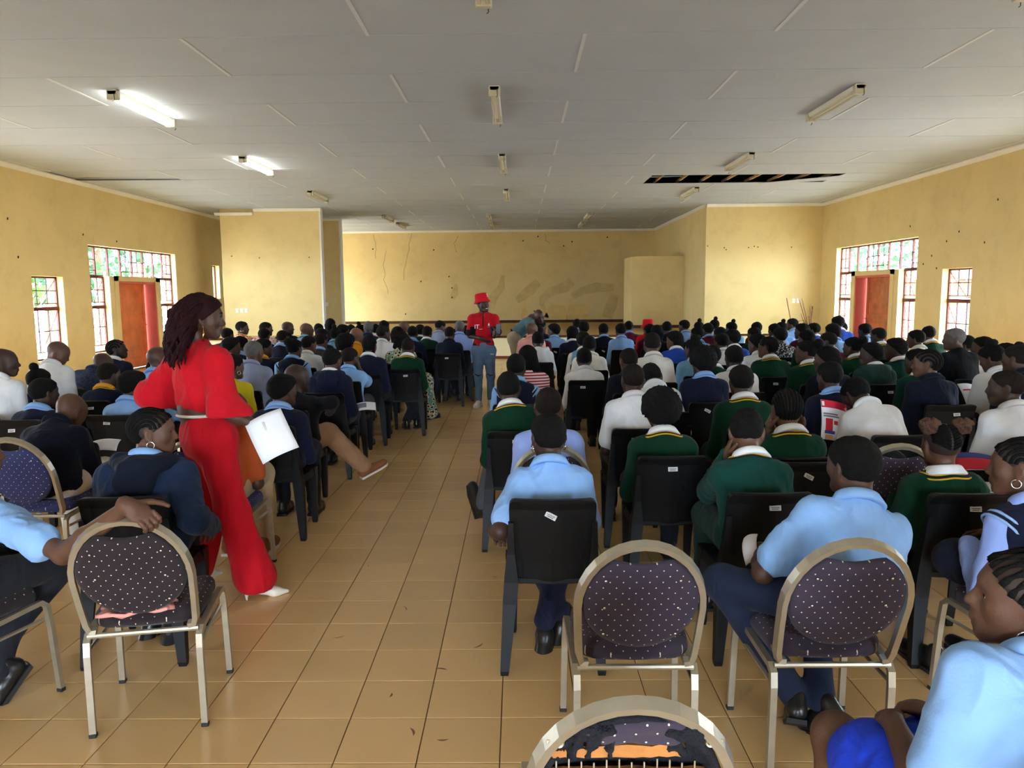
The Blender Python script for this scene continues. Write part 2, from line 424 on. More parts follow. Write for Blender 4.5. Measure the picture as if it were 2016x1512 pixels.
for y,z in [(13.4,3.05),(15.7,2.95),(17.0,2.9),(13.6,2.4)]: hole_mark(wl, (XL,y,z), .025, 'x')
for y,z in [(16.2,3.0),(13.6,2.5),(14.8,2.6),(15.3,2.35),(15.1,2.1),(15.6,2.2),(14.4,2.75),(13.3,3.2)]: hole_mark(wr, (XR,y,z), .022, 'x')
# ---- switches and sockets
M_plate = mat('white_switch_plate', srgb(228,228,230), 0.4, 0)
def switch(x, y, z, parent, w=.075, h=.115):
    o = MB().cbox((x, y-.006, z), (w, .012, h), .003).build('switch_plate', M_plate, parent)
    MB().cbox((x, y-.014, z), (w*.35, .008, h*.3), .002).build('rocker', M_plate, o)
for i in range(3): switch(-7.68+.125*i, YC, 1.28, cl)
for x in (7.45, 7.57): switch(x, YC-.05, 1.42, cr)
switch(-5.9, 23.6, 1.4, wing)

# ---- windows, steel frames and burglar bars
M_glass = bpy.data.materials.new('window_glass'); M_glass.use_nodes = True
def make_glass(m):
    N, L = m.node_tree.nodes, m.node_tree.links
    N.remove(N['Principled BSDF'])
    tr = N.new('ShaderNodeBsdfTransparent'); tr.inputs[0].default_value = (.96,.98,.97,1)
    gl = N.new('ShaderNodeBsdfGlossy'); gl.inputs['Roughness'].default_value = .02
    mx = N.new('ShaderNodeMixShader'); mx.inputs[0].default_value = .05; L.new(tr.outputs[0], mx.inputs[1]); L.new(gl.outputs[0], mx.inputs[2])
    L.new(mx.outputs[0], N['Material Output'].inputs[0])
make_glass(M_glass)
win_n = [0]
def window(side, y0, y1, z0, z1, bays, trans=None, mid=True, bars=True):
    """steel window in the y-z plane: side -1 left wall, +1 right wall; bays = vertical divisions"""
    win_n[0] += 1
    x = (XL-0.14) if side < 0 else (XR+0.14)
    root = empty('window_%d' % win_n[0], (x, (y0+y1)/2, z0)); tag(root, kind='structure')
    oy, oz = (y0+y1)/2, z0
    def bar(nm, a0, a1, b0, b1, d=.03, m=M_steel, dx=0):
        return MB().box((-d/2+dx, a0-oy, b0-oz), (d/2+dx, a1-oy, b1-oz)).build(nm, m, root)
    f = .035
    bar('frame_jamb', y0, y0+f, z0, z1); bar('frame_jamb', y1-f, y1, z0, z1)
    bar('frame_head', y0, y1, z1-f, z1); bar('frame_sill', y0, y1, z0, z0+f)
    zs = [z0, z1]
    if mid:
        for zm in mid: bar('transom', y0, y1, zm-.035, zm+.035, .05)
        zs = [z0] + list(mid) + [z1]
    for a, b in zip(zs[:-1], zs[1:]):
        MB().box((-.002, y0+f-oy, a+f-oz), (.002, y1-f-oy, b-f-oz)).build('pane', M_glass, root)
        for k in range(1, bays):
            yy = y0+(y1-y0)*k/bays
            bar('glazing_bar', yy-.008, yy+.008, a+.15*(b-a), b, .02, M_bar)
        if bars:
            h = b-a
            for q in (.16, .56): bar('glazing_bar', y0+.03, y1-.03, a+h*q-.008, a+h*q+.008, .02, M_bar)
            # slanting burglar bar and stay
            MB().tube([(.035*-side, y1-.06-oy, b-.04-oz), (.035*-side, y0+.30*(y1-y0)-oy, a+.12*h-oz), (.035*-side, y0+.05-oy, a+.10*h-oz)], .007, 5).build('stay_bar', M_steel, root)
    return root
def fanlight(side, y0, y1, z0, z1, fr):
    win_n[0] += 1
    x = (XL-0.14) if side < 0 else (XR+0.14)
    root = empty('window_%d' % win_n[0], (x, (y0+y1)/2, z0)); tag(root, kind='structure')
    oy, oz = (y0+y1)/2, z0
    def bar(nm, a0, a1, b0, b1, d=.03, m=M_steel): return MB().box((-d/2, a0-oy, b0-oz), (d/2, a1-oy, b1-oz)).build(nm, m, root)
    bar('frame_head', y0, y1, z1-.035, z1); bar('frame_jamb', y0, y0+.035, z0, z1); bar('frame_jamb', y1-.035, y1, z0, z1)
    ys = [y0+(y1-y0)*f for f in fr]
    for k, yy in enumerate(ys[1:-1]): bar('mullion', yy-.018, yy+.018, z0, z1, .04)
    for k, (a, b) in enumerate(zip(ys[:-1], ys[1:])):
        MB().box((-.002, a+.018-oy, z0-oz), (.002, b-.018-oy, z1-.035-oz)).build('pane', M_glass, root)
        if k in (0, 3, 4, 7):
            bar('glazing_bar', (a+b)/2-.008, (a+b)/2+.008, z0+.1, z1, .02, M_bar)
            for q in (.2, .55): bar('glazing_bar', a+.02, b-.02, z0+(z1-z0)*q-.008, z0+(z1-z0)*q+.008, .02, M_bar)
    return root
M_wood = mat('orange_door_wood', srgb(206,108,60), 0.4, 0.25, 3, 0.05, 30)
M_wood2 = mat('brown_door_wood', srgb(172,96,56), 0.35, 0.35, 4, 0.05, 30)
door_n = [0]
def door(side, wood):
    door_n[0] += 1
    xi = XL if side < 0 else XR
    s = side
    y0, y1, zt = 16.93, 18.68, 2.03
    root = empty('door_%d' % door_n[0], (xi, (y0+y1)/2, 0)); tag(root, kind='structure')
    oy = (y0+y1)/2
    def bx(nm, a, b, c, d, e, f, m, par=root):   # dx range outward, y, z
        lo, hi = sorted((s*a, s*b))
        return MB().box((lo, c-oy, e), (hi, d-oy, f)).build(nm, m, par)
    # plastered surround, slightly proud of the wall
    bx('surround', -.02, .0, y0-.16, y0, 0, zt+.11, M_wall); bx('surround', -.02, .0, y1, y1+.2, 0, zt+.11, M_wall)
    bx('surround', -.02, .0, y0-.16, y1+.2, zt, zt+.11, M_wall)
    bx('jamb', .0, .30, y1-.045, y1-.001, 0, zt, M_redpaint); bx('jamb', .0, .30, y0+.001, y0+.045, 0, zt, M_redpaint)
    bx('head', .0, .30, y0, y1, zt-.05, zt-.001, M_redpaint)
    ym = y0+.5
    for (a, b) in ((y0+.05, ym-.004), (ym+.004, y1-.075)):
        leaf = empty('door_leaf', (s*.27, (a+b)/2-oy, 0.01)); leaf.parent = root
        la, lb = a-(a+b)/2, b-(a+b)/2
        st = .11
        for c, d, e, f, n_ in ((la, la+st, 0, 1.97, 'stile'), (lb-st, lb, 0, 1.97, 'stile'), (la+st, lb-st, 1.85, 1.97, 'rail'), (la+st, lb-st, .95, 1.09, 'rail'), (la+st, lb-st, 0, .2, 'rail')):
            MB().box((-.02, c, e), (.02, d, f)).build(n_, wood, leaf)
        for e, f in ((.2, .95), (1.09, 1.85)):
            MB().box((-.008, la+st, e), (.008, lb-st, f)).build('panel', wood, leaf)
            MB().cbox((-s*.006, (la+lb)/2, (e+f)/2), (.014, lb-la-2*st-.06, f-e-.06), .005).build('panel_field', wood, leaf)
        MB().tube([(-s*.02, lb-.05, 1.0), (-s*.06, lb-.05, 1.0), (-s*.06, lb-.16, 1.0)], .009, 6).build('handle', mat('dull_metal', srgb(150,140,120), .35, 0, metal=1), leaf)
    return root
for side in (-1, 1):
    window(side, 13.92, 14.88, 0.5, 2.08, 3, mid=(1.47,))
    window(side, 15.84, 16.58, 0.5, 2.12, 3, mid=(1.47,))
    window(side, 18.92, 19.85, 0.5, 2.12, 3, mid=(1.47,))
    fanlight(side, 15.84, 19.85, 2.12, 2.76, [0,.11,.24,.37,.5,.63,.76,.88,1])
    xx = sorted(((XL-.14) if side < 0 else XR+.14, (XL-.19) if side < 0 else XR+.19))
    for a, b in ((15.84, 16.6), (18.9, 19.85)):
        o = MB().box((xx[0]-.02, a, 2.09), (xx[1], b, 2.15)).build('trim_%d' % (20+side*3+int(a)), M_steel); tag(o, kind='structure')
    door(side, M_wood if side < 0 else M_wood2)
window(-1, 22.25, 22.74, 1.6, 2.57, 2, mid=(), bars=False); window(-1, 23.0, 23.48, 1.6, 2.57, 2, mid=(), bars=False)
for side in (-1, 1):
    x = XL-T/2 if side < 0 else XR+T/2
    for (a, b, c, d) in op_hidden + [(13.92, 14.88, 0.5, 2.08), (15.84, 19.85, .5, 2.76)] + ([(24.4, 28.2, .8, 2.8)] if side < 0 else []):
        ld = bpy.data.lights.new('daylight_portal', 'AREA'); ld.shape = 'RECTANGLE'; ld.size = d-c; ld.size_y = b-a
        ld.cycles.is_portal = True
        lo = bpy.data.objects.new('daylight_portal', ld); COL.objects.link(lo)
        lo.location = (x, (a+b)/2, (c+d)/2); lo.rotation_euler = (0, math.radians(90 if side > 0 else -90), 0)
for a, b, c, d in ops:
    ld = bpy.data.lights.new('daylight_portal', 'AREA'); ld.shape = 'RECTANGLE'; ld.size = b-a; ld.size_y = d-c; ld.cycles.is_portal = True
    lo = bpy.data.objects.new('daylight_portal', ld); COL.objects.link(lo)
    lo.location = ((a+b)/2, YB-T/2, (c+d)/2); lo.rotation_euler = (math.radians(90), 0, 0)
# ---- fluorescent battens on the ceiling
M_bat = mat('lamp_housing', srgb(222,218,205), 0.5, 0.03)
M_tube_off = mat('dead_tube_glass', srgb(205,198,180), 0.25, 0)
M_tube_on = mat('lit_tube_glass', (1.0,1.0,0.90), 0.3, 0, emit=22.0)
M_cap = mat('lamp_end_cap', srgb(196,188,165), 0.5, 0)
def batten(x, y, lit, label, L=1.5):
    t = empty('fluorescent_lamp', (x, y, H)); tag(t, label, 'ceiling lamp', 'fluorescent battens on the ceiling')
    MB().prism([(-.055,-.002),(.055,-.002),(.042,-.05),(-.042,-.05)], 1, 0, L).build('housing', M_bat, t)
    for yy in (0.0, L-.07): MB().cbox((0, yy+.035, -.055), (.13, .07, .105), .01).build('end_cap', M_cap, t)
    for sx in (-1, 1):
        MB().tube([(sx*.032, .06, -.085), (sx*.032, L-.06, -.085)], .014, 8).build('tube', M_tube_on if lit else M_tube_off, t)
    for yy in (-.03, L+.01): MB().tube([(.03, yy+.02, -.04), (.035, yy+.02, -.12), (.02, yy+.02, -.13)], .004, 4).build('hanging_wire', M_bar, t)
LP = [(-4.55, 8.85, 1, 'glowing twin-tube ceiling lamp at left, the one nearest the camera'),
      (-4.58, 13.0, 1, 'smaller glowing twin-tube ceiling lamp at left, farther down the hall'),
      (-4.62, 17.3, 0, 'unlit ceiling lamp at left close to the pale partition wall'),
      (-.25, 4.75, 0, 'unlit ceiling lamp in the middle, cut off by the top edge'),
      (-.25, 8.85, 0, 'largest fully visible unlit ceiling lamp of the middle row'),
      (-.25, 13.0, 0, 'unlit ceiling lamp of the middle row, second one fully in view'),
      (-.25, 17.3, 0, 'unlit ceiling lamp of the middle row, last before the stage'),
      (3.9, 4.75, 0, 'unlit ceiling lamp at right, cut off by the top corner'),
      (3.88, 8.95, 0, 'large unlit ceiling lamp at right, nearest one in full view'),
      (3.92, 13.1, 0, 'unlit ceiling lamp at right just before the hole in the boards'),
      (3.98, 17.3, 0, 'unlit ceiling lamp at right just beyond the hole in the boards'),
      (-3.9, 22.6, 0, 'small unlit lamp over the stage at left, nearer of two'),
      (-3.87, 25.0, 0, 'small unlit lamp over the stage at left, farther of two'),
      (-.85, 22.6, 0, 'small unlit lamp over the middle of the stage, nearer of two'),
      (-.88, 25.0, 0, 'small unlit lamp over the middle of the stage, farther of two'),
      (2.1, 22.6, 0, 'small unlit lamp over the stage at right, nearer of two'),
      (2.13, 25.2, 0, 'small unlit lamp over the stage at right, farther of two')]
for a in LP: batten(*a)

# ================================================================== OUTSIDE
M_ground = mat('pale_dry_ground', srgb(186,180,170), 0.9, 0.1, 1.5)
gr = MB().box((-60, -40, -0.5), (60, 70, -0.21)).build('ground', M_ground); tag(gr, kind='structure')
def brick_mat():
    m = mat('red_face_brick', srgb(176,96,70), 0.8, 0)
    N, L, p = nodes_of(m)
    tc = N.new('ShaderNodeTexCoord'); sep = N.new('ShaderNodeSeparateXYZ'); cmb = N.new('ShaderNodeCombineXYZ')
    ad = N.new('ShaderNodeMath'); ad.operation = 'ADD'
    L.new(tc.outputs['Object'], sep.inputs[0]); L.new(sep.outputs[0], ad.inputs[0]); L.new(sep.outputs[1], ad.inputs[1])
    L.new(ad.outputs[0], cmb.inputs[0]); L.new(sep.outputs[2], cmb.inputs[1])
    b = N.new('ShaderNodeTexBrick'); b.inputs['Scale'].default_value = 1.0; b.inputs['Brick Width'].default_value = .23; b.inputs['Row Height'].default_value = .085; b.inputs['Mortar Size'].default_value = .01
    b.inputs['Color1'].default_value = (*srgb(190,104,74),1); b.inputs['Color2'].default_value = (*srgb(160,80,58),1); b.inputs['Mortar'].default_value = (*srgb(205,190,175),1)
    L.new(cmb.outputs[0], b.inputs['Vector']); L.new(b.outputs[0], p.inputs['Base Color'])
    return m
M_brick = brick_mat()
# outer brick leaf of the window reveals
for side in (-1, 1):
    x0 = XL-.155 if side < 0 else XR+.155
    for k, (y, z0, z1) in enumerate(((14.88, .5, 2.08), (16.58, .5, 2.12), (19.85, .5, 2.76))):
        lo, hi = sorted((x0, x0+side*.17))
        o = MB().box((lo, y-.014, z0), (hi, y+.0-.001, z1)).build('brick_reveal', M_brick, wl if side < 0 else wr)
# verandah posts outside the left wall
for k, y in enumerate((19.2, 22.5)):
    t = MB().cbox((0, 0, 1.4), (.34, .34, 2.8), .01).cbox((0, 0, 2.85), (.42, .42, .12), .01).build('verandah_post', M_brick, loc=(-11.9, y+1.5, -.21))
    tag(t, 'orange brick verandah post outside the left windows, %s one' % ('nearer' if k == 0 else 'farther'), 'post', 'verandah posts')
# classroom block outside the right wall
M_zinc = mat('pale_lilac_cladding', srgb(196,186,196), 0.5, 0.05)
M_sign = mat('blue_sign_board', srgb(60,110,190), 0.4, 0)
cb = empty('classroom_block', (12.2, 27.5, -.21)); tag(cb, 'brick outbuilding with pale cladding and blue board behind right windows', 'building')
MB().box((0, -5, 0), (4, 4, 2.2)).build('wall', M_brick, cb)
MB().prism([(-.4, 2.2), (2, 2.7), (4.4, 2.2)], 1, -5.3, 4.3).build('roof', mat('grey_roof_sheet', srgb(170,172,176), .5), cb)
for k in range(14):
    MB().box((-.05, -3.6+k*.32, .2), (0, -3.32+k*.32, 1.5)).build('cladding_strip', M_zinc, cb)
sg = MB().box((-.08, -2.2, 1.55), (-.05, -1.2, 2.1)).build('sign_board', M_sign, cb)
for z in (1.7, 1.88): MB().box((-.085, -1.95, z), (-.08, -1.45, z+.05)).build('sign_bar', mat('sign_dark_blue', srgb(20,40,110), .4, 0), sg)
# trees: crown of single leaf clusters on a branching trunk
M_leaf = [mat('leaf_green_%d' % k, c, .6, .25, 3) for k, c in enumerate((srgb(72,104,44), srgb(46,84,50), srgb(104,136,64)))]
M_trunk = mat('tree_bark', srgb(92,74,58), .9, .2)
def tree(x, y, h, r, label, k):
    rs = np.random.RandomState(int(abs(x*13+y*7)))
    t = empty('tree', (x, y, -.21)); tag(t, label, 'tree', 'trees outside the windows')
    mb = MB().tube([(0,0,0),(.1,.05,h*.3),(.0,.1,h*.55),(.1,0,h*.8)], [.2,.15,.11,.04], 8)
    for q in range(6):
        a = q*1.05; z = h*(.35+.07*q)
        mb.tube([(.03,.05,z),(math.cos(a)*r*.4,math.sin(a)*r*.4,z+.5),(math.cos(a)*r*.8,math.sin(a)*r*.8,z+.9)],[.07,.05,.02],5)
    mb.build('trunk', M_trunk, t)
    n = 1700; V = np.zeros((n*4,3)); 
    d = rs.normal(size=(n,3)); d /= np.linalg.norm(d,axis=1)[:,None]
    rad = r*(.45+.55*rs.rand(n)**.5)
    blob = 1+.25*np.sin(d[:,0]*5+x)*np.sin(d[:,2]*6+y)
    C = d*(rad*blob)[:,None]; C[:,2] = C[:,2]*.8+h*.66
    u = rs.normal(size=(n,3)); u /= np.linalg.norm(u,axis=1)[:,None]
    w = np.cross(u, rs.normal(size=(n,3))); w /= np.linalg.norm(w,axis=1)[:,None]
    s = (.10+.14*rs.rand(n))[:,None]
    V[0::4] = C-u*s; V[1::4] = C-w*s*.5; V[2::4] = C+u*s; V[3::4] = C+w*s*.5
    F = np.arange(n*4).reshape(n,4)
    o = link('foliage', mesh_from('foliage', V, F, M_leaf[k%3]), t); o['kind'] = 'stuff'
for a in [(-14.8,27.0,5.4,2.7,'loose green tree outside the left door, filling its fanlight',1), (-19.5,31.5,6.0,2.4,'green tree seen at the far end of the left fanlight',1),
          (-15.2,21.5,3.4,1.5,'light green tree outside the left single window',0), (-20,25.0,4.4,2.0,'pale green tree farther out behind the left windows',2),
          (15.8,36.0,7.0,3.4,'green tree outside the right door, filling its fanlight',1), (21.0,30.5,6.2,2.6,'tall green tree behind the right fanlight at its near end',0),
          (13.6,19.6,3.4,1.1,'small light green tree outside the right single window',2), (20,25,5.0,2.0,'pale tree farther out behind the right windows',2)]: tree(*a)
# ================================================================== SOFT SHAPES
# bodies, clothes and hair are grown as smooth blends of tapered limbs and ellipsoids
def npa(*a): return np.array(a, dtype=np.float64)
def Rz(a): c,s=math.cos(a),math.sin(a); return np.array([[c,-s,0],[s,c,0],[0,0,1]])
def Rx(a): c,s=math.cos(a),math.sin(a); return np.array([[1,0,0],[0,c,-s],[0,s,c]])
def Ry(a): c,s=math.cos(a),math.sin(a); return np.array([[c,0,s],[0,1,0],[-s,0,c]])
def Cn(a, b, ra, rb=None, k=.03, neg=False): return ('c', np.asarray(a,float), np.asarray(b,float), ra, ra if rb is None else rb, k, neg)
def El(c, r, R=None, k=.03, neg=False): return ('e', np.asarray(c,float), np.asarray(r,float), R, None, k, neg)
def prim_box(p):
    if p[0]=='c':
        r=max(p[3],p[4]); return np.minimum(p[1],p[2])-r, np.maximum(p[1],p[2])+r
    r=p[2] if p[3] is None else np.abs(p[3])@p[2]
    return p[1]-r, p[1]+r
def prim_eval(p, X, Y, Z):
    if p[0]=='c':
        a,b,ra,rb=p[1],p[2],p[3],p[4]; d=b-a; L2=float(d@d)+1e-12
        x,y,z=X-a[0],Y-a[1],Z-a[2]
        t=np.clip((x*d[0]+y*d[1]+z*d[2])/L2,0,1)
        return np.sqrt((x-t*d[0])**2+(y-t*d[1])**2+(z-t*d[2])**2)-(ra+(rb-ra)*t)
    c,r,R=p[1],p[2],p[3]
    x,y,z=X-c[0],Y-c[1],Z-c[2]
    if R is not None:
        x,y,z=(R[0,0]*x+R[1,0]*y+R[2,0]*z, R[0,1]*x+R[1,1]*y+R[2,1]*z, R[0,2]*x+R[1,2]*y+R[2,2]*z)
    q=np.sqrt((x/r[0])**2+(y/r[1])**2+(z/r[2])**2)
    g=np.sqrt((x/r[0]**2)**2+(y/r[1]**2)**2+(z/r[2]**2)**2)
    return np.where(g>1e-9, q*(q-1)/np.maximum(g,1e-9), -r.min())
def field(prims, res, cuts=(), wob=None):
    lo=np.min([prim_box(p)[0] for p in prims if not p[6]],axis=0)-3*res
    hi=np.max([prim_box(p)[1] for p in prims if not p[6]],axis=0)+3*res
    n=np.ceil((hi-lo)/res).astype(int)+1
    ax=[lo[i]+res*np.arange(n[i]) for i in range(3)]
    D=np.full(n,1.0)
    for p in prims:
        a,b=prim_box(p); k=p[5]; m=k+3*res
        i0=np.maximum(np.floor((a-m-lo)/res).astype(int),0); i1=np.minimum(np.ceil((b+m-lo)/res).astype(int)+1,n)
        if (i1<=i0).any(): continue
        sl=tuple(slice(i0[i],i1[i]) for i in range(3))
        X=ax[0][sl[0]][:,None,None]; Y=ax[1][sl[1]][None,:,None]; Z=ax[2][sl[2]][None,None,:]
        d=prim_eval(p,X,Y,Z); A=D[sl]
        if p[6]:
            h=np.maximum(k-np.abs(A+d),0)/k; D[sl]=np.maximum(A,-d)+h*h*k*.25
        else:
            h=np.maximum(k-np.abs(A-d),0)/k; D[sl]=np.minimum(A,d)-h*h*k*.25
    X=ax[0][:,None,None]; Y=ax[1][None,:,None]; Z=ax[2][None,None,:]
    if wob is not None: D=D+wob(X,Y,Z)
    for c in cuts: D=np.maximum(D,c(X,Y,Z))
    return D,lo
CORN=np.array([[i,j,k] for i in (0,1) for j in (0,1) for k in (0,1)])
EDG=[(a,b) for a in range(8) for b in range(a+1,8) if np.abs(CORN[a]-CORN[b]).sum()==1]
def nets(D, lo, res):
    s=D<0
    S=s.astype(np.int8)
    cnt=sum(S[c[0]:S.shape[0]-1+c[0], c[1]:S.shape[1]-1+c[1], c[2]:S.shape[2]-1+c[2]] for c in CORN)
    I=np.argwhere((cnt>0)&(cnt<8))
    vals=np.stack([D[I[:,0]+c[0],I[:,1]+c[1],I[:,2]+c[2]] for c in CORN],1)
    acc=np.zeros((len(I),3)); num=np.zeros(len(I))
    for a,b in EDG:
        va,vb=vals[:,a],vals[:,b]; m=(va<0)!=(vb<0)
        t=np.where(m,va/np.where(m,va-vb,1),0)
        P=CORN[a]+t[:,None]*(CORN[b]-CORN[a])
        acc+=P*m[:,None]; num+=m
    V=lo+res*(I+acc/num[:,None])
    idx=np.full(np.array(D.shape)-1,-1,dtype=np.int64); idx[I[:,0],I[:,1],I[:,2]]=np.arange(len(I))
    Fs=[]
    for ax in range(3):
        u,v=(ax+1)%3,(ax+2)%3
        A=[slice(None)]*3; B=[slice(None)]*3; A[ax]=slice(0,-1); B[ax]=slice(1,None)
        a=s[tuple(A)]; b=s[tuple(B)]
        for sg in (0,1):
            E=np.argwhere((a&~b) if sg==0 else (~a&b))
            E=E[(E[:,u]>0)&(E[:,v]>0)&(E[:,u]<D.shape[u]-1)&(E[:,v]<D.shape[v]-1)]
            if not len(E): continue
            q=[]
            for du,dv in ((-1,-1),(0,-1),(0,0),(-1,0)):
                e=E.copy(); e[:,u]+=du; e[:,v]+=dv; q.append(idx[e[:,0],e[:,1],e[:,2]])
            Q=np.stack(q,1)
            Fs.append(Q if sg==0 else Q[:,::-1])
    return V, np.concatenate(Fs)
def soft(prims, res, cuts=(), wob=None):
    D,lo=field(prims,res,cuts,wob); return nets(D,lo,res)
def relax(V, F, n=1, lam=.5):
    """light smoothing of a quad mesh"""
    a=F.ravel(); b=np.roll(F,-1,1).ravel()
    for _ in range(n):
        S=np.zeros_like(V); c=np.zeros(len(V))
        np.add.at(S,a,V[b]); np.add.at(c,a,1); np.add.at(S,b,V[a]); np.add.at(c,b,1)
        V=V+lam*(S/np.maximum(c,1)[:,None]-V)
    return V
def joinVF(parts):
    V=[];F=[];n=0
    for v,f in parts: V.append(v);F.append(f+n);n+=len(v)
    return np.concatenate(V),np.concatenate(F)

# ------------------------------------------------------------------ head (origin between the ears, face to +y)
def head_prims(T, fem=False, jawk=1.0):
    """T(p)->point, T.R rotation; full head with brow, nose, lips, ears"""
    P=lambda *a: T(npa(*a)); R=T.R; s=T.s; k=.018*s
    L=[El(P(0,-.012,.026),npa(.0745,.094,.086)*s,R,.03*s),
       El(P(0,.028,-.035),npa(.060,.064,.070)*s,R,.03*s),
       El(P(0,.05,.03),npa(.062,.042,.055)*s,R,.03*s),
       Cn(P(-.018,.068,-.093),P(.018,.068,-.093),.020*s*jawk,k=.03*s)]
    for sx in (-1,1):
        L+=[Cn(P(sx*.055,.002,-.045),P(sx*.022,.062,-.088),.019*s*jawk,.018*s,.025*s),
            El(P(sx*.042,.060,-.020),npa(.022,.020,.022)*s,R,.03*s),
            El(P(sx*.030,.097,.006),npa(.017,.012,.012)*s,R,.012*s,True),
            El(P(sx*.030,.077,.005),npa(.0135,.0125,.0105)*s,R,.006*s),
            Cn(P(sx*.012,.088,.024),P(sx*.042,.074,.022),.009*s,.008*s,.02*s),
            El(P(sx*.014,.094,-.036),npa(.010,.011,.009)*s,R,.010*s),
            El(P(sx*.077,-.006,-.006),npa(.008,.019,.031)*s,R@Rz(sx*.35),.010*s),
            El(P(sx*.083,.000,-.004),npa(.005,.010,.017)*s,R@Rz(sx*.35),.006*s,True),
            Cn(P(sx*.075,.004,-.034),P(sx*.075,.0,-.028),.008*s,k=.008*s)]
    L+=[Cn(P(0,.089,.010),P(0,.108,-.030),.008*s,.0125*s,.012*s),
        Cn(P(-.020,.088,-.058),P(.020,.088,-.058),.0085*s,k=.010*s), El(P(0,.094,-.057),npa(.016,.010,.007)*s,R,.008*s),
        El(P(0,.091,-.071),npa(.018,.012,.0085)*s,R,.008*s), Cn(P(-.02,.094,-.0645),P(.02,.094,-.0645),.0022*s,k=.003*s,neg=True)]
    return L
class HeadT:
    def __init__(s,c,R,sc=1.0): s.c=np.asarray(c,float); s.R=R; s.s=sc
    def __call__(s,p): return s.c+s.R@(p*s.s)
def hair_cut(front=.0):
    return lambda X,Y,Z: np.maximum(-(Z-(-.012+front+.86*Y))*.75, -(Z+.062)+0*X+0*Y)
def rs_wob(seed, amp, fr):
    rs=np.random.RandomState(seed); K=rs.normal(size=(7,3))*fr; ph=rs.rand(7)*6.28
    def w(X,Y,Z):
        t=0
        for k,p in zip(K,ph): t=t+np.sin(k[0]*X+k[1]*Y+k[2]*Z+p)
        return t*(amp/3.0)
    return w
def hair_cap(t, res=.008, front=0., wob=None, extra=(), side=1.0):
    pr=[El((0,-.012,.026),npa((.0745+t)*side,.094+t,.086+t),None,.02), El((0,.045,.034),npa((.064+t)*side,.044+t,.056+t),None,.03)]
    V,F=soft(pr+[e for e in extra if e[6]],res,[hair_cut(front)],wob)
    ex=[e for e in extra if not e[6]]
    if ex:
        V2,F2=soft(ex,res,(),wob); V,F=joinVF([(V,F),(V2,F2)])
    return V,F
def skull(lat, lon, t):
    """point on the scalp: lon 0 at the crown line from brow (-) to nape (+)"""
    a=lon
    d=npa(math.sin(lat)*1.0, -math.sin(a)*math.cos(lat), math.cos(a)*math.cos(lat))
    c=npa(0,-.012,.026); r=npa(.0745+t,.094+t,.086+t)
    q=1/math.sqrt(((d/r)**2).sum())
    o=c-npa(0,.047,.032); r2=npa(.063+t,.043+t,.0555+t)      # the forehead swells past the crown's ellipsoid
    A=((d/r2)**2).sum(); B=2*((o/r2)*(d/r2)).sum(); C_=((o/r2)**2).sum()-1; D_=B*B-4*A*C_
    if D_>0: q=max(q,(-B+math.sqrt(D_))/(2*A))
    return c+d*q
def tubeVF(pts, r, n=6):
    mb=MB().tube(pts,r,n); 
    F=[]
    for f in mb.F:
        if len(f)==4: F.append(f)
        else:
            for i in range(1,len(f)-2,2): F.append((f[0],f[i],f[i+1],f[i+2]))
            if len(f)%2: F.append((f[0],f[-2],f[-1],f[-1]))
    return np.array(mb.V),np.array(F)
SCALP={}
def cornrows(n=12, r=.0088, cap=.0015, back=2.0, frontlon=-1.02, ends=0, spread=1.3):
    parts=[hair_cap(cap,.009)]
    for i in range(n):
        lat=-spread+2*spread*i/(n-1); pts=[];rr=[]
        ok=[q for q in np.linspace(-1.6,2.6,120) if (lambda p: p[2]>-.012+.86*p[1]+.002 and p[2]>-.058)(skull(lat,q,.0025))]
        f0,b=ok[0],ok[-1]
        for j in range(24):
            lon=f0+(b-f0)*j/23
            pts.append(skull(lat*(1-.25*max(0,(lon-.8))/1.2),lon,.0045)); rr.append(r*(.92+.10*math.sin(j*2.1)))
        if ends:
            p=pts[-1]
            for j in range(1,7): pts.append(p+npa(0,-.004*j,-ends*j/6)); rr.append(r*.9)
        parts.append(tubeVF(pts,rr,6))
    return joinVF(parts)+(len(parts[0][1]),)
HAIR={}
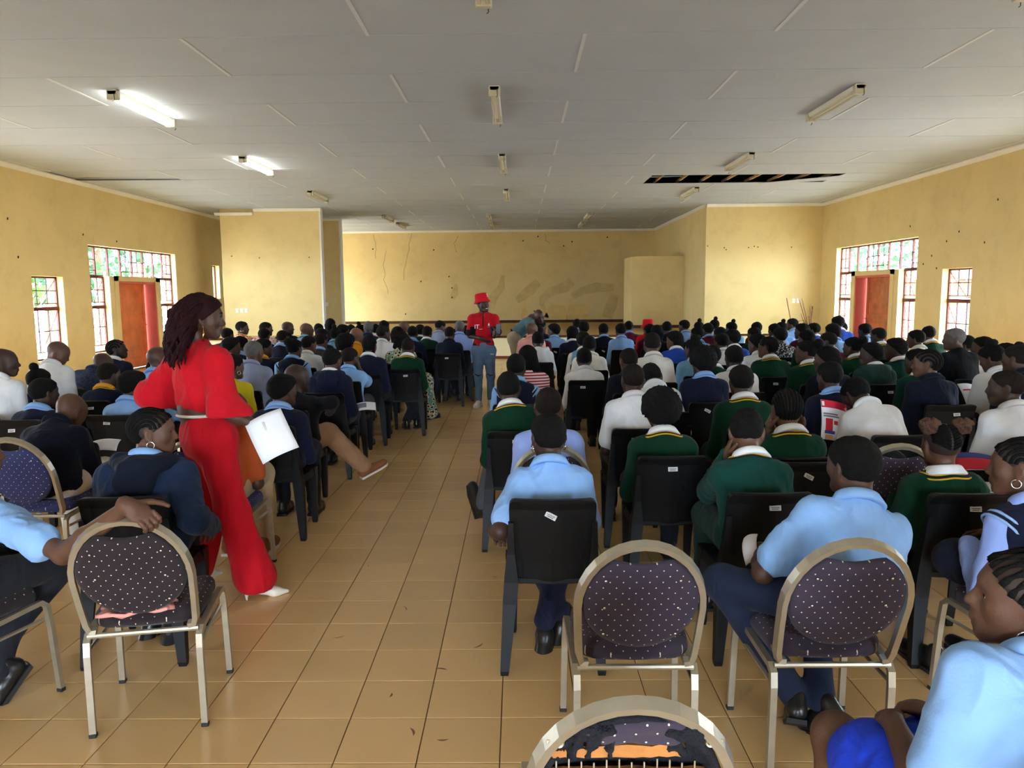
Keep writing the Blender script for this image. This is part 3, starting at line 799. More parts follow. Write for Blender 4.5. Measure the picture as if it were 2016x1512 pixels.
def hair_variants():
    HAIR['short']=hair_cap(.006,.008,wob=rs_wob(1,.0015,120))
    HAIR['shaved']=hair_cap(.0025,.008)
    HAIR['full']=hair_cap(.016,.009,.012,wob=rs_wob(2,.003,90))
    HAIR['afro']=hair_cap(.04,.011,.03,wob=rs_wob(3,.007,110),side=1.02)
    HAIR['bun']=hair_cap(.007,.009,wob=rs_wob(4,.0015,100),extra=[El((0,-.045,.135),(.036,.036,.036),None,.02),Cn((0,-.03,.10),(0,-.045,.13),.028,.026,.02)])
    HAIR['puff']=hair_cap(.006,.009,wob=rs_wob(5,.004,120),extra=[El((0,-.115,.085),(.052,.048,.050),None,.02),Cn((0,-.08,.07),(0,-.11,.082),.03,.03,.02)])
    HAIR['toppuff']=hair_cap(.007,.009,wob=rs_wob(6,.004,120),extra=[El((0,-.03,.125),(.06,.055,.040),None,.02)])
    HAIR['pigtails']=None
    HAIR['bob']=joinVF([hair_cap(.016,.010,.0,wob=rs_wob(8,.002,120)), soft([Cn((-.06,-.05,.0),(-.055,-.055,-.09),.04,.032,.05),Cn((.06,-.05,.0),(.055,-.055,-.09),.04,.032,.05),Cn((0,-.085,.0),(0,-.075,-.10),.045,.04,.06)],.010,wob=rs_wob(9,.003,140))])
    HAIR['cornrows']=cornrows()
    HAIR['corncap']=cornrows(8,.0118,.002)
    # straight-back braids that hang on the nape
    HAIR['braids']=cornrows(12,.0088,.003,ends=.05)
    # long loose braids down the back
    parts=[hair_cap(.010,.010)]
    rs=np.random.RandomState(5)
    for i in range(26):
        la=-1.25+2.5*(i+.5)/26
        p=skull(la*.9,1.15+.3*rs.rand(),.012); pts=[skull(la*.6,-.1,.010),skull(la*.85,.6,.014),p]
        for j in range(1,7): pts.append(p+npa(math.sin(la)*.012*j+rs.normal()*.003,-.006*j+.002*j*j*.3,-.05*j))
        parts.append(tubeVF(pts,[.009]*len(pts),5))
    HAIR['longbraids']=joinVF(parts)
    # big mass of dark curls
    ex=[]
    for i in range(26):
        a=rs.rand()*6.28; z=rs.uniform(-.10,.11); ex.append(El((math.cos(a)*.085,-.03+math.sin(a)*.085,z),(.04,.04,.04),None,.03))
    ex=[e for e in ex if not (e[1][1]>.02 and e[1][2]<.05)]
    HAIR['curls']=hair_cap(.02,.011,.01,wob=rs_wob(12,.006,110),extra=ex)
    # two puffs and a zig-zag of flat braids
    parts=[hair_cap(.0015,.008)]
    for sx in (-1,1):
        for i in range(11):
            f=i/10; lo0=.35+f*1.45
            pts=[skull(sx*(.06+.95*q),lo0-.55*q*(1-.3*f),.003) for q in np.linspace(0,1,8)]
            parts.append(tubeVF(pts,[.0066+.001*math.sin(j*2.5) for j in range(8)],5))
    HAIR['pigtails']=joinVF(parts)+(len(parts[0][1]),)
hair_variants()
M_hair=mat('black_hair',(.008,.007,.0065),.8,.25,40,.7,220,spec=.10)
M_hairthin=mat('cropped_hair',(.014,.010,.008),.85,.25,50,.4,300,spec=.10)
M_hairgrey=mat('grey_hair',srgb(96,92,90),.8,.2,40,.6,220)
M_hairbrown=mat('brown_puff_hair',srgb(84,58,44),.85,.3,40,.9,160)
M_hairred=mat('dark_red_hair',srgb(36,9,13),.7,.35,30,.6,140,spec=.15)
M_scalp=mat('scalp_between_braids',srgb(48,35,29),.6,.1,30)
HAIRME={}
V_,F_=soft([El((0,0,0),(.048,.044,.042),None,.02)],.0045,wob=lambda X,Y,Z: rs_wob(21,.006,110)(X,Y,Z)+rs_wob(22,.004,260)(X,Y,Z)); PUFF=mesh_from('hair_puff',V_,F_,M_hairbrown,True)
def hair_mesh(kind, m):
    key=(kind,m.name)
    if key not in HAIRME:
        h=HAIR[kind]
        if len(h)==3: HAIRME[key]=mesh_from('hair',h[0],h[1],None,True,[m,M_scalp],(np.arange(len(h[1]))<h[2]).astype(int))
        else: HAIRME[key]=mesh_from('hair',h[0],h[1],m,True)
    return HAIRME[key]
def skin_mat(name,c): return mat(name,c,.5,.10,14,.12,180,spec=.35)
SKIN=[skin_mat('skin_tone_%d'%i,c) for i,c in enumerate([srgb(74,50,38),srgb(60,40,31),srgb(92,62,46),srgb(50,34,28),srgb(112,76,56)])]
M_eye=mat('eye_white',srgb(225,220,212),.2,0); M_iris=mat('eye_iris',(.01,.006,.004),.15,0)
mb=MB(); mb.lathe([(.0015,-.0125),(.008,-.0098),(.0125,0),(.008,.0098),(.0055,.0112),(.0015,.0127)],10)
EYE=mesh_from('eye',[(v[0],v[2],v[1]) for v in mb.V],mb.F,None,True,[M_eye,M_iris],[1 if i>=30 else 0 for i in range(len(mb.F))])
M_lip=mat('lip_tone',srgb(98,52,48),.4,.05)

# ------------------------------------------------------------------ hands: palm, four fingers, thumb
def hand_prims(w, d, nrm, side, curl=.5, s=1.0, spread=.0, thumb=.5):
    """w wrist, d pointing to fingers, nrm back-of-hand normal, side +1 thumb lies towards +cross"""
    d=np.asarray(d,float)/np.linalg.norm(d); nrm=np.asarray(nrm,float); nrm=nrm-d*(nrm@d); nrm/=np.linalg.norm(nrm)
    u=np.cross(d,nrm)*side      # towards the thumb
    w=np.asarray(w,float); L=[]
    L.append(El(w+d*.045*s,npa(.040,.048,.016)*s,np.stack([u,d,nrm],1),.012))
    L.append(Cn(w-d*.02*s,w+d*.02*s,.024*s,.026*s,.02))
    for i,(off,ln) in enumerate(((.030,.072),(.010,.080),(-.010,.075),(-.029,.058))):
        b=w+d*.080*s+u*off*s; dirv=d+u*off*spread*6; dirv/=np.linalg.norm(dirv)
        p=b; a=curl*.5
        for j,(f,r) in enumerate(((.45,.0088),(.31,.0080),(.24,.0072))):
            dv=dirv*math.cos(a)-nrm*math.sin(a); q=p+dv*ln*f*s
            L.append(Cn(p,q,r*s,r*s*.93,.004)); p=q; a+=curl*(.9 if j==0 else .6)
    p=w+d*.022*s+u*.030*s
    for j,(ln,r) in enumerate(((.040,.0125),(.034,.0100),(.026,.0085))):
        dv=u*(.85-.35*j*thumb)+d*(.6+.25*j)-nrm*(.25+.25*j*thumb); dv/=np.linalg.norm(dv); q=p+dv*ln*s
        L.append(Cn(p,q,r*s,r*.93*s,.005)); p=q
    return L
# ================================================================== PEOPLE
def unit(v): v=np.asarray(v,float); return v/(np.linalg.norm(v)+1e-12)
def ik(S, W, l1, l2, pole):
    S,W=np.asarray(S,float),np.asarray(W,float); d=W-S; L=np.linalg.norm(d)
    if L>(l1+l2)*.999: W=S+d/L*(l1+l2)*.999; d=W-S; L=np.linalg.norm(d)
    a=(l1*l1-l2*l2+L*L)/(2*L); h=math.sqrt(max(l1*l1-a*a,0)); e=d/L
    p=np.asarray(pole,float); p=unit(p-e*(p@e))
    return S+e*a+p*h, W
def cloth(name, col, rough=.85, bump=.10):
    if 'cloth_'+name in MATS: return MATS['cloth_'+name]
    m=mat('cloth_'+name, col, rough, .06, 9, bump, 140, spec=.12, sheen=.05)
    N,L,p=nodes_of(m); tc=N.new('ShaderNodeTexCoord'); mp=N.new('ShaderNodeMapping'); mp.inputs['Scale'].default_value=(1.0,1.0,.45); mp.inputs['Rotation'].default_value=(.3,.5,.2)
    n=N.new('ShaderNodeTexNoise'); n.inputs['Scale'].default_value=11; n.inputs['Detail'].default_value=2.5; n.inputs['Distortion'].default_value=1.4
    try: n.noise_type='RIDGED_MULTIFRACTAL'
    except Exception: pass
    L.new(tc.outputs['Object'],mp.inputs[0]); L.new(mp.outputs[0],n.inputs['Vector'])
    b=N.new('ShaderNodeBump'); b.inputs['Strength'].default_value=.6; b.inputs['Distance'].default_value=.02
    src=p.inputs['Normal'].links[0].from_socket; L.new(n.outputs['Fac'],b.inputs['Height']); L.new(src,b.inputs['Normal']); L.new(b.outputs[0],p.inputs['Normal'])
    return m
def obj_mat(o, m):
    o.material_slots[0].link='OBJECT'; o.material_slots[0].material=m
def ringVF(C, ux, uy, uz, rx, ry, prof, phi0, phi1, n, closed):
    """loft a closed profile [(radial, height)] round an axis; prof may be a function of phi"""
    V=[];F=[];k=None
    for i in range(n):
        ph=phi0+(phi1-phi0)*i/(n if closed else n-1)
        pr=prof(ph) if callable(prof) else prof; k=len(pr)
        for (a,h) in pr:
            V.append(C+ux*math.sin(ph)*(rx+a)+uy*math.cos(ph)*(ry+a)+uz*h)
    m=n if closed else n-1
    for i in range(m):
        for j in range(k): F.append((i*k+j,i*k+(j+1)%k,((i+1)%n)*k+(j+1)%k,((i+1)%n)*k+j))
    if not closed:
        F.append((0,1,2,2)) if k==3 else F.append(tuple(range(min(4,k)))); F.append(tuple((n-1)*k+j for j in range(min(4,k))))
    return np.array(V),np.array(F)
def folds(seed, amp, fr):
    """cloth creases: rounded ridges running mostly down and across the body"""
    rs=np.random.RandomState(seed); K=rs.normal(size=(5,3))*npa(1.3,1.0,.55)*fr; ph=rs.rand(5)*6.28
    def w(X,Y,Z):
        t=0
        for k,p in zip(K,ph):
            q=k[0]*X+k[1]*Y+k[2]*Z+p+.6*np.sin(fr*.5*(X+Z)+p*2)
            t=t+(1-np.abs(np.sin(q*.5)))**2-.3
        return -t*(amp/1.6)
    return w
LEGME={}
def leg_points(pose, zh):
    H_=[npa(s*.085,.0,zh) for s in (-1,1)]
    if pose=='sit':   return [(H_[i],npa(s*.12,.41,zh+.0),npa(s*.12,.40,.10),npa(s*.03,1,0)) for i,s in enumerate((-1,1))]
    if pose=='swing': return [(H_[0],npa(.02,.41,zh),npa(.14,.36,.10),npa(.3,.9,0)),(H_[1],npa(.27,.33,zh),npa(.34,.28,.10),npa(.5,.8,0))]
    if pose=='tuckn': return [(H_[0],npa(-.10,.40,zh-.01),npa(-.06,.10,.13),npa(-.2,-.6,-.75)),(H_[1],npa(.06,.40,zh-.01),npa(.06,.04,.12),npa(.1,-.7,-.7))]
    if pose=='tuck':  return [(H_[0],npa(-.13,.40,zh-.01),npa(.05,.10,.13),npa(-.3,-.6,-.75)),(H_[1],npa(.14,.40,zh-.01),npa(-.03,.02,.12),npa(-.1,-.7,-.7))]
    if pose=='cross': return [(H_[0],npa(-.12,.40,zh),npa(.07,.30,.10),npa(.3,1,0)),(H_[1],npa(.12,.40,zh),npa(-.06,.22,.10),npa(-.3,1,0))]
    if pose=='splay': return [(H_[0],npa(-.39,.14,zh+.03),npa(-.10,.10,.12),npa(.25,.75,-.5)),(H_[1],npa(.06,.42,zh),npa(-.02,.06,.12),npa(-.4,.7,-.6))]
    if pose=='out':   return [(H_[0],npa(-.10,.41,zh),npa(-.10,.42,.10),npa(0,1,0)),(H_[1],npa(.17,.41,zh-.01),npa(.43,.60,.17),npa(.8,.45,.40))]
    if pose=='aisle': return [(H_[0],npa(-.17,.38,zh+.0),npa(-.25,.24,.17),npa(-.25,.35,.85)),(H_[1],npa(.1,.41,zh),npa(.1,.40,.10),npa(0,1,0))]
def legs_mesh(kind, pose, zh, res=.017, g=1.0):
    key=(kind,pose,round(zh,3),res,g)
    if key in LEGME: return LEGME[key]
    pr=[El((0,-.005,zh+.02),npa(.17*g,.125*g,.105),None,.05)]
    P=leg_points(pose,zh); cuts=[]
    for (h,kn,an,t) in P:
        if kind=='trousers':
            e=an+unit(kn-an)*.015
            pr+=[Cn(h,kn,.092*g,.070*g,.04),Cn(kn,e,.069*g,.054*g,.03)]
        elif kind=='shorts':
            pr+=[Cn(h,h+(kn-h)*.9,.095*g,.085*g,.04)]
        elif kind=='skirt':
            pr+=[Cn(h,h+(kn-h)*.72,.098*g,.086*g,.08)]
        elif kind=='long':
            pr+=[Cn(h,kn,.10*g,.095*g,.10),Cn(kn,an,.09*g,.10*g,.10)]
    if kind in('skirt','long'): pr+=[Cn((0,0,zh),(.08 if kind=='long' else 0,.34 if kind=='long' else .27,zh),.09,.08,.10)]
    if kind=='long': pr+=[Cn((.14,.36,zh-.02),(.22,.32,.12),.09,.11,.12)]
    V,F=soft(pr,res,wob=rs_wob(hash(pose)%97 if False else 31,.0035,38))
    LEGME[key]=mesh_from('trousers',V,F,mat('trouser_default',(.02,.02,.025),.85),True)
    return LEGME[key]
SHOE={}
def shoe_mesh(kind):
    if kind in SHOE: return SHOE[kind]
    pr=[Cn((0,-.06,.035),(0,.02,.040),.036,.038,.03),Cn((0,.02,.035),(0,.15,.024),.038,.030,.03),Cn((0,-.06,.05),(0,-.055,.085),.034,.036,.02),El((0,.10,.02),(.045,.08,.024),None,.02)]
    V,F=soft(pr,.009,[lambda X,Y,Z:-(Z-.003)+0*X+0*Y])
    sole=MB().prism([(-.036,-.09),(.036,-.09),(.040,0),(.047,.09),(.035,.16),(0,.185),(-.035,.16),(-.047,.09),(-.040,0)],2,-.012,.006)
    SHOE[kind]=(mesh_from('shoe',V,F,mat('black_shoe_leather',(.012,.011,.011),.3,.1,spec=.5),True),sole.mesh('sole',mat('shoe_sole',(.02,.018,.016),.6)))
    return SHOE[kind]
def put_shoe(root, an, toe, m_up, m_sole):
    t=unit(toe); x=unit(np.cross(t,npa(0,0,1))); u=np.cross(x,t)
    Mx=Matrix.Identity(4)
    base=an-u*.085
    if abs(t[2])<.2: base[2]=.013
    for i in range(3):
        Mx[i][0]=x[i];Mx[i][1]=t[i];Mx[i][2]=u[i];Mx[i][3]=base[i]+t[i]*.02
    a,b=shoe_mesh('std'); o=link('shoe',a,root,mtx=Mx); obj_mat(o,m_up)
    s=link('sole',b,o); obj_mat(s,m_sole)
M_shoe=MATS['black_shoe_leather'] if 'black_shoe_leather' in MATS else mat('black_shoe_leather',(.012,.011,.011),.3,.1,spec=.5)
M_sole=mat('shoe_sole',(.02,.018,.016),.6)
NP=[0]
def person(d):
    """seated figure; local frame faces +y, origin on the floor under the hips"""
    NP[0]+=1; seed=NP[0]; rng=random.Random(seed*17+3)
    g=d.get('g',1.0); near=d.get('res',2)           # res 0 foreground,1 middle,2 far
    rb=(.0075,.0115,.0150)[near]; rc=(.0095,.0145,.0185)[near]
    seat=d.get('seat',.44); zh=seat+.085
    lean=math.radians(d.get('lean',8)); sl=math.radians(d.get('side',0)); nk=math.radians(d.get('neck',12))
    yaw=math.radians(d.get('yaw',0)); pitch=math.radians(d.get('pitch',0)); roll=math.radians(d.get('roll',0))
    tw=math.radians(d.get('twist',0)); hs=d.get('hs',1.0)
    up0=d.get('up',1.0)
    def spine(Lt):
        R1=Ry(sl*.6)@Rx(-lean*.5); R2=Ry(sl)@Rx(-lean-nk*.35)
        h=npa(0,-.02,zh); c=h+R1@npa(0,0,Lt*.5); nb=c+R2@npa(0,0,Lt*.5)
        Rn=Ry(sl*.7)@Rx(-lean*.7-nk); hb=nb+Rn@npa(0,.012,.075*up0)
        Rh=Ry(sl*.3)@Rz(yaw)@Rx(pitch)@Ry(roll)
        hc=hb+Rn@npa(0,.012,.055)*hs+Rh@npa(0,.012,.03)*hs
        return h,c,nb,R1,R2@Rz(tw),Rn,hb,Rh,hc
    Lt=.47
    if 'ztop' in d:
        for _ in range(6):
            q=spine(Lt); zt=q[8][2]+.112*hs+(.0); Lt=min(max(Lt+(d['ztop']-zt),.30),.60)
    h,c,nb,R1,R2,Rn,hb,Rh,hc=spine(Lt)
    T=HeadT(hc,Rh,hs)
    k=Lt/.47; sw=d.get('sw',1.0)*(.9+.1*k)
    r2,f2,u2=R2[:,0],R2[:,1],R2[:,2]; r1,u1=R1[:,0],R1[:,2]
    S=[nb-u2*.058+r2*s*.140*sw+f2*.012 for s in (-1,1)]
    # arms
    A=d.get('arms','lap'); arms=[]
    pole=lambda s: npa(s*.42,-.5,-.75)
    la,lf=.285*(.92+.08*k),.25
    for i,s in enumerate((-1,1)):
        a=A[i] if isinstance(A,(tuple,list)) else A
        if isinstance(a,dict):
            if 'elbow' in a: E,W=np.asarray(a['elbow'],float),np.asarray(a['wrist'],float)
            else: E,W=ik(S[i],a['wrist'],la,lf,a.get('pole',pole(s)))
            hd=a.get('dir'); hn=a.get('nrm'); curl=a.get('curl',.7)
        else:
            hd=hn=None; curl=.6
            if a=='lap': tgt=npa(s*.07,.27,zh+.115)
            elif a=='knee': tgt=npa(s*.13,.33,zh+.10)
            elif a=='write': tgt=npa(s*.07,.36,zh+.15)
            elif a=='cross': tgt=npa(-s*.06,.20,zh+.20)
            elif a=='face': tgt=hc+Rh@npa(s*.085,.045,-.12); hd=unit(npa(-s*.15,-.05,1)); hn=npa(s,.3,0); curl=.9
            elif a=='side': tgt=npa(s*.27,.06,zh+.05)
            E,W=ik(S[i],tgt,la,lf,pole(s) if a!='face' else npa(s*.3,.35,-.9))
        if hd is None: hd=unit((W-E)*.6+npa(-s*.3,.4,-.35)*.4)
        if hn is None: hn=npa(s*.25,.2,1)
        arms.append((S[i],E,W,unit(hd),hn,curl))
    top=d['top']; sleeve=top.get('sleeve','long')
    # --- body: head, neck, trunk, arms as one skin
    pr=head_prims(T)
    pr+=[Cn(nb-u2*.03,T(npa(0,-.022,-.045)),.056*hs*(.95+.05*g),.050*hs,.02),
         Cn(T(npa(0,-.01,-.03)),T(npa(0,.03,-.075)),.04*hs,.03*hs,.03),
         Cn(nb-u2*.065-r2*.08+f2*.015,nb-u2*.065+r2*.08+f2*.015,.036,k=.03),Cn(nb-u2*.09+f2*.02,h+npa(0,.02,0),.065,.075,.05)]
    finehands=d.get('hands',near==0)
    extra=[]
    for i,(s_,E,W,hd,hn,cu) in enumerate(arms):
        sgn=(-1,1)[i]
        if sleeve!='long' or near<2:
            ap=[Cn(s_,E,.046*g**.5,.037,.02),Cn(E,E+(W-E)*.35,.039,.038,.02),Cn(E+(W-E)*.35,W,.038,.025,.02)]
            if not finehands or (isinstance(finehands,(tuple,list)) and not finehands[i]):
                pr+=ap+[El(W+hd*.05,npa(.035,.055,.018),np.stack([unit(np.cross(hd,hn)),hd,unit(np.cross(np.cross(hd,hn),hd))],1),.02)]
            else:
                hp=ap+hand_prims(W,hd,hn,-sgn if d.get('flip') else sgn*-1,cu)
                extra.append(soft(hp,.0055 if near<2 else .0075))
        if sleeve!='long' or near<2: pr+=[Cn(S[i],nb-u2*.06,.045,.05,.04)]
    bare=d.get('bare')
    if bare:
        for (hp_,kn,an,t) in leg_points(d.get('legs','sit'),zh):
            pr+=[Cn(hp_,kn,.075,.058,.03),Cn(kn,kn+(an-kn)*.4,.055,.050,.03),Cn(kn+(an-kn)*.4,an,.050,.034,.03)]
        pr+=[Cn(h,npa(0,0,zh),.12,k=.05)]
    V,F=soft(pr,rb)
    if extra: V,F=joinVF([(V,F)]+extra)
    root=empty('person',(d['x'],d['y'],0),math.radians(d.get('rot',0)))
    sk=SKIN[d.get('skin',0)]
    body=link('body',mesh_from('body',V,F,sk,True),root)
    # --- garment
    t=top.get('t',.012); gp=[]
    gp+=[El(h+u1*.02,npa(.158*g+t,.118*g+t,.11),R1,.05),El(h+u1*Lt*.34,npa(.140*g+t,.106*g+t,.15),R1,.06),
         El(c+u2*.055,npa(.150*sw*(.6+.4*g)+t,.104*(.5+.5*g)+t,.165*k),R2,.06),
         Cn(S[0]+r2*.02,S[1]-r2*.02,.058+t*.6,k=.05),
         Cn(nb-u2*.02+r2*.03,S[1]-r2*.01+u2*.0,.050+t*.5,.054+t*.4,.05),Cn(nb-u2*.02-r2*.03,S[0]+r2*.01,.050+t*.5,.054+t*.4,.05),
         Cn(nb-u2*.05,nb+Rn[:,2]*.028,.062+t*.7,.058+t*.5,.04)]
    sp=[]
    for i,(s_,E,W,hd,hn,cu) in enumerate(arms):
        if sleeve=='none': sp+=[Cn(s_-r2*(-1,1)[i]*.03,s_,.058+t,k=.04)]
        elif sleeve=='short':
            e2=s_+(E-s_)*.74
            sp+=[Cn(s_,e2,.054+t*.7,.060+t*.8,.03)]
        else:
            sp+=[Cn(s_,E,.050*g**.5+t*.7,.042+t*.8,.03),Cn(E,W,.043+t*.8,.031+t*.7,.025)]
    cN=nb+Rn[:,2]*.030
    nz=unit(Rn[:,2]*.93-Rn[:,1]*(-.36))   # collar plane dips to the front
    nz=unit(Rn[:,2]-Rn[:,1]*-.30)
    def neckcut(X,Y,Z): return (X-cN[0])*nz[0]+(Y-cN[1])*nz[1]+(Z-cN[2])*nz[2]-.012
    # the neck cut only acts near the neck
    def ncut(X,Y,Z):
        rr=np.sqrt((X-cN[0])**2+(Y-cN[1])**2+(Z-cN[2])**2)
        return np.where(rr<.14,neckcut(X,Y,Z),-1.0)
    fold=folds(seed,(.0075,.005,.003)[near],24)
    fold2=folds(seed+500,(.004,.0025,.002)[near],58)
    wob=(lambda X,Y,Z: fold(X,Y,Z)+fold2(X,Y,Z)) if near<2 else fold
    cm=top['mat']
    nm=top.get('name','shirt')
    if top.get('kind')=='vest':      # shirt sleeves under a sleeveless jumper
        Vs,Fs=soft(sp+[Cn(nb-u2*.05,nb+Rn[:,2]*.02,.06,.058,.04),Cn(S[0],S[1],.05,k=.04)],rc,[ncut],wob)
        link('shirt',mesh_from('shirt',Vs,Fs,top['under'],True),root)
        gp2=[p for p in gp]; gp2[3]=Cn(S[0]+r2*.045,S[1]-r2*.045,.066+t*.6,k=.05)
        gp2[4]=Cn(nb-u2*.02+r2*.03,S[1]-r2*.045,.055+t*.5,.064+t*.4,.05);gp2[5]=Cn(nb-u2*.02-r2*.03,S[0]+r2*.045,.055+t*.5,.064+t*.4,.05)
        Vg,Fg=soft(gp2,rc,[ncut],wob)
    else:
        Vg,Fg=soft(gp+sp,rc,[ncut],wob)
    gar=link(nm,mesh_from(nm,Vg,Fg,cm,True),root)
    if top.get('kind')=='vest':
        for i,s in enumerate((-1,1)):
            for q,mm in enumerate(top['trim']):
                ax=unit(arms[i][1]-S[i]+r2*s*.25); C_=S[i]-r2*s*.035+ax*(.012+.013*q)
                a1=unit(np.cross(ax,npa(0,1,0.2))); a2=np.cross(ax,a1)
                pts=[C_+(a1*math.cos(w)+a2*math.sin(w))*(.082+.002*q) for w in np.linspace(0,2*math.pi,20,endpoint=False)]
                MB().tube(pts,.0055,5,closed=True).build('armhole_stripe',mm,gar,smooth=True)
    if top.get('hood'):
        hp=[]
        for q in range(9):
            w=-1.35+2.7*q/8
            p=nb-f2*(.085*math.cos(w)+.02)+r2*math.sin(w)*.115+f2*.03*(1-math.cos(w))+u2*(.012-.012*math.cos(w))
            hp.append(El(p,npa(.046,.044,.040),R2,.04))
        hp.append(El(nb-f2*.125-u2*.075,npa(.10,.045,.085),R2,.05))
        Vh,Fh=soft(hp,rc,wob=folds(seed+9,.010,38)); link('hood',mesh_from('hood',Vh,Fh,top.get('hoodmat',cm),True),gar)
    # --- collar and neck stripes
    ux,uy=r2,unit(np.cross(nz,r2))
    if top.get('collar'):
        def prof(ph):
            fr=max(0,math.cos(ph))**2
            return [(.000,-.012),(-.003,.026),(.006,.031),(.014,.026),(.034+.012*fr,-.012-.035*fr),(.026+.01*fr,-.016-.035*fr)]
        Vc,Fc=ringVF(cN-nz*.004,ux,uy,nz,.060*hs+t*.25,.060*hs+t*.25,prof,.22,2*math.pi-.22,30 if near<2 else 20,False)
        link('collar',mesh_from('collar',Vc,Fc,top['collar'],True),root)
    if top.get('bands'):
        n=28; pts=[]
        for q in range(n):
            ph=2*math.pi*q/n; dr=ux*math.sin(ph)+uy*math.cos(ph)
            pts.append(cN+dr*.092-nz*(.022+.11*max(0,math.cos(ph))**3))
        pts=np.array(pts)
        dd=((Vg[None,:,:]-pts[:,None,:])**2).sum(2); pts=Vg[dd.argmin(1)]
        for _ in range(3): pts=(np.roll(pts,1,0)+2*pts+np.roll(pts,-1,0))/4
        out=unit
        for q,mm in enumerate(top['bands']):
            pp=[p+(p-cN)/np.linalg.norm(p-cN)*(.004+.0*q)-nz*(-.006+.0085*q)+(p-cN)/np.linalg.norm(p-cN)*.007*q for p in pts]
            MB().tube(pp,.0048,5,closed=True).build('neckband_stripe',mm,gar,smooth=True)
    # --- hair
    hk=d.get('hair','short')
    if hk!='bald':
        hm=d.get('hairmat') or (M_hairthin if hk=='shaved' else M_hair)
        Mx=Matrix.Identity(4)
        for a in range(3):
            for b in range(3): Mx[a][b]=Rh[a,b]*hs
            Mx[a][3]=hc[a]
        ho=link('hair',hair_mesh(hk,hm),root,mtx=Mx)
    else:
        Mx=Matrix.Identity(4)
        for a in range(3):
            for b in range(3): Mx[a][b]=Rh[a,b]*hs
            Mx[a][3]=hc[a]
    if abs(d.get('yaw',0)+d.get('rot',0))>22:
        for s in (-1,1): link('eye',EYE,root,mtx=Mx@Matrix.Translation((s*.030,.0785,.005)))
    if d.get('earring'):
        for s in (-1,1):
            q=[npa(s*.079,.004+.0*i,-.052)+npa(.0,math.cos(w)*.017,math.sin(w)*.017) for i,w in enumerate(np.linspace(0,2*math.pi,14,endpoint=False))]
            o=MB().tube(q,.0028,5,closed=True).build('earring',M_gold if d['earring']=='gold' else M_silver,root,smooth=True); o.matrix_local=Mx
    if d.get('glasses'):
        mb=MB()
        for s in (-1,1):
            mb.tube([npa(s*.031+math.cos(w)*.021,.098,.004+math.sin(w)*.017) for w in np.linspace(0,2*math.pi,12,endpoint=False)],.0016,4,closed=True)
            mb.tube([(s*.052,.098,.008),(s*.078,.05,.008),(s*.082,-.005,.008)],.0016,4)
        mb.tube([(-.01,.1,.008),(.01,.1,.008)],.0016,4)
        o=mb.build('glasses',M_bar,root); o.matrix_local=Mx
    # --- legs
    if d.get('legs')!='none':
        pose=d.get('legs','sit'); kind=d.get('low','trousers')
        lm=d.get('lowmat') or M_darktr
        o=link('skirt' if kind in('skirt','long') else kind,legs_mesh(kind,pose,zh,.017 if near else .012,g),root); obj_mat(o,lm)
        for (hp_,kn,an,t_) in leg_points(pose,zh): put_shoe(root,an,t_,d.get('shoe',M_shoe),d.get('solemat',M_sole))
    tag(root,d['label'],'person',d.get('group'))
    root['_hc']=0
    del root['_hc']
    return root,dict(nb=nb,hc=hc,Rh=Rh,arms=arms,zh=zh,S=S,R2=R2,Mx=Mx)
M_gold=mat('gold_metal',srgb(200,160,90),.25,0,metal=1); M_silver=mat('silver_metal',srgb(220,220,222),.2,0,metal=1)
M_darktr=cloth('charcoal_trousers',srgb(38,38,44)); M_navytr=cloth('navy_trousers',srgb(32,36,58)); M_greytr=cloth('grey_trousers',srgb(84,84,88))
M_khaki=cloth('khaki_trousers',srgb(176,156,128)); M_tan=cloth('tan_trousers',srgb(164,124,92)); M_whitetr=cloth('white_trousers',srgb(216,212,200))
M_bluetr=cloth('slate_blue_trousers',srgb(34,40,60)); M_royal=cloth('royal_blue_skirt',srgb(30,58,190)); M_greentr=cloth('green_trousers',srgb(28,52,44))
# tops
lb=cloth('light_blue',srgb(136,176,226)); lb2=cloth('lavender_blue',srgb(150,172,232)); wh=cloth('white',srgb(226,226,226)); off=cloth('offwhite',srgb(222,218,208))
gr_=cloth('bottle_green',srgb(12,52,34)); gr2=cloth('teal_green',srgb(14,58,50)); nv=cloth('navy',srgb(22,26,46)); nv2=cloth('dark_navy',srgb(18,22,36)); mr=cloth('maroon',srgb(84,18,34))
rb_=cloth('royal_blue',srgb(36,70,160)); bk=cloth('black',srgb(20,20,24)); gy=cloth('charcoal_grey',srgb(54,54,60)); yl=cloth('yellow',srgb(214,196,40)); orr=cloth('orange',srgb(226,150,40))
rust=cloth('rust_orange',srgb(180,84,42)); pk=cloth('pink',srgb(232,170,158)); red=cloth('red',srgb(190,20,34)); bg=cloth('blue_grey',srgb(150,160,190)); cyan=cloth('sky_blue',srgb(120,170,206))
teal=cloth('slate_teal',srgb(84,108,112)); jean=cloth('dark_denim',srgb(40,52,78)); hg=cloth('hoodie_green',srgb(38,62,54)); palep=cloth('pale_pink',srgb(232,200,206)); 
gold=cloth('gold_stripe',srgb(206,160,44)); blkst=cloth('black_stripe',(.01,.01,.01)); bst=cloth('pale_blue_stripe',srgb(150,180,226)); orange_c=cloth('amber_collar',srgb(226,158,50))
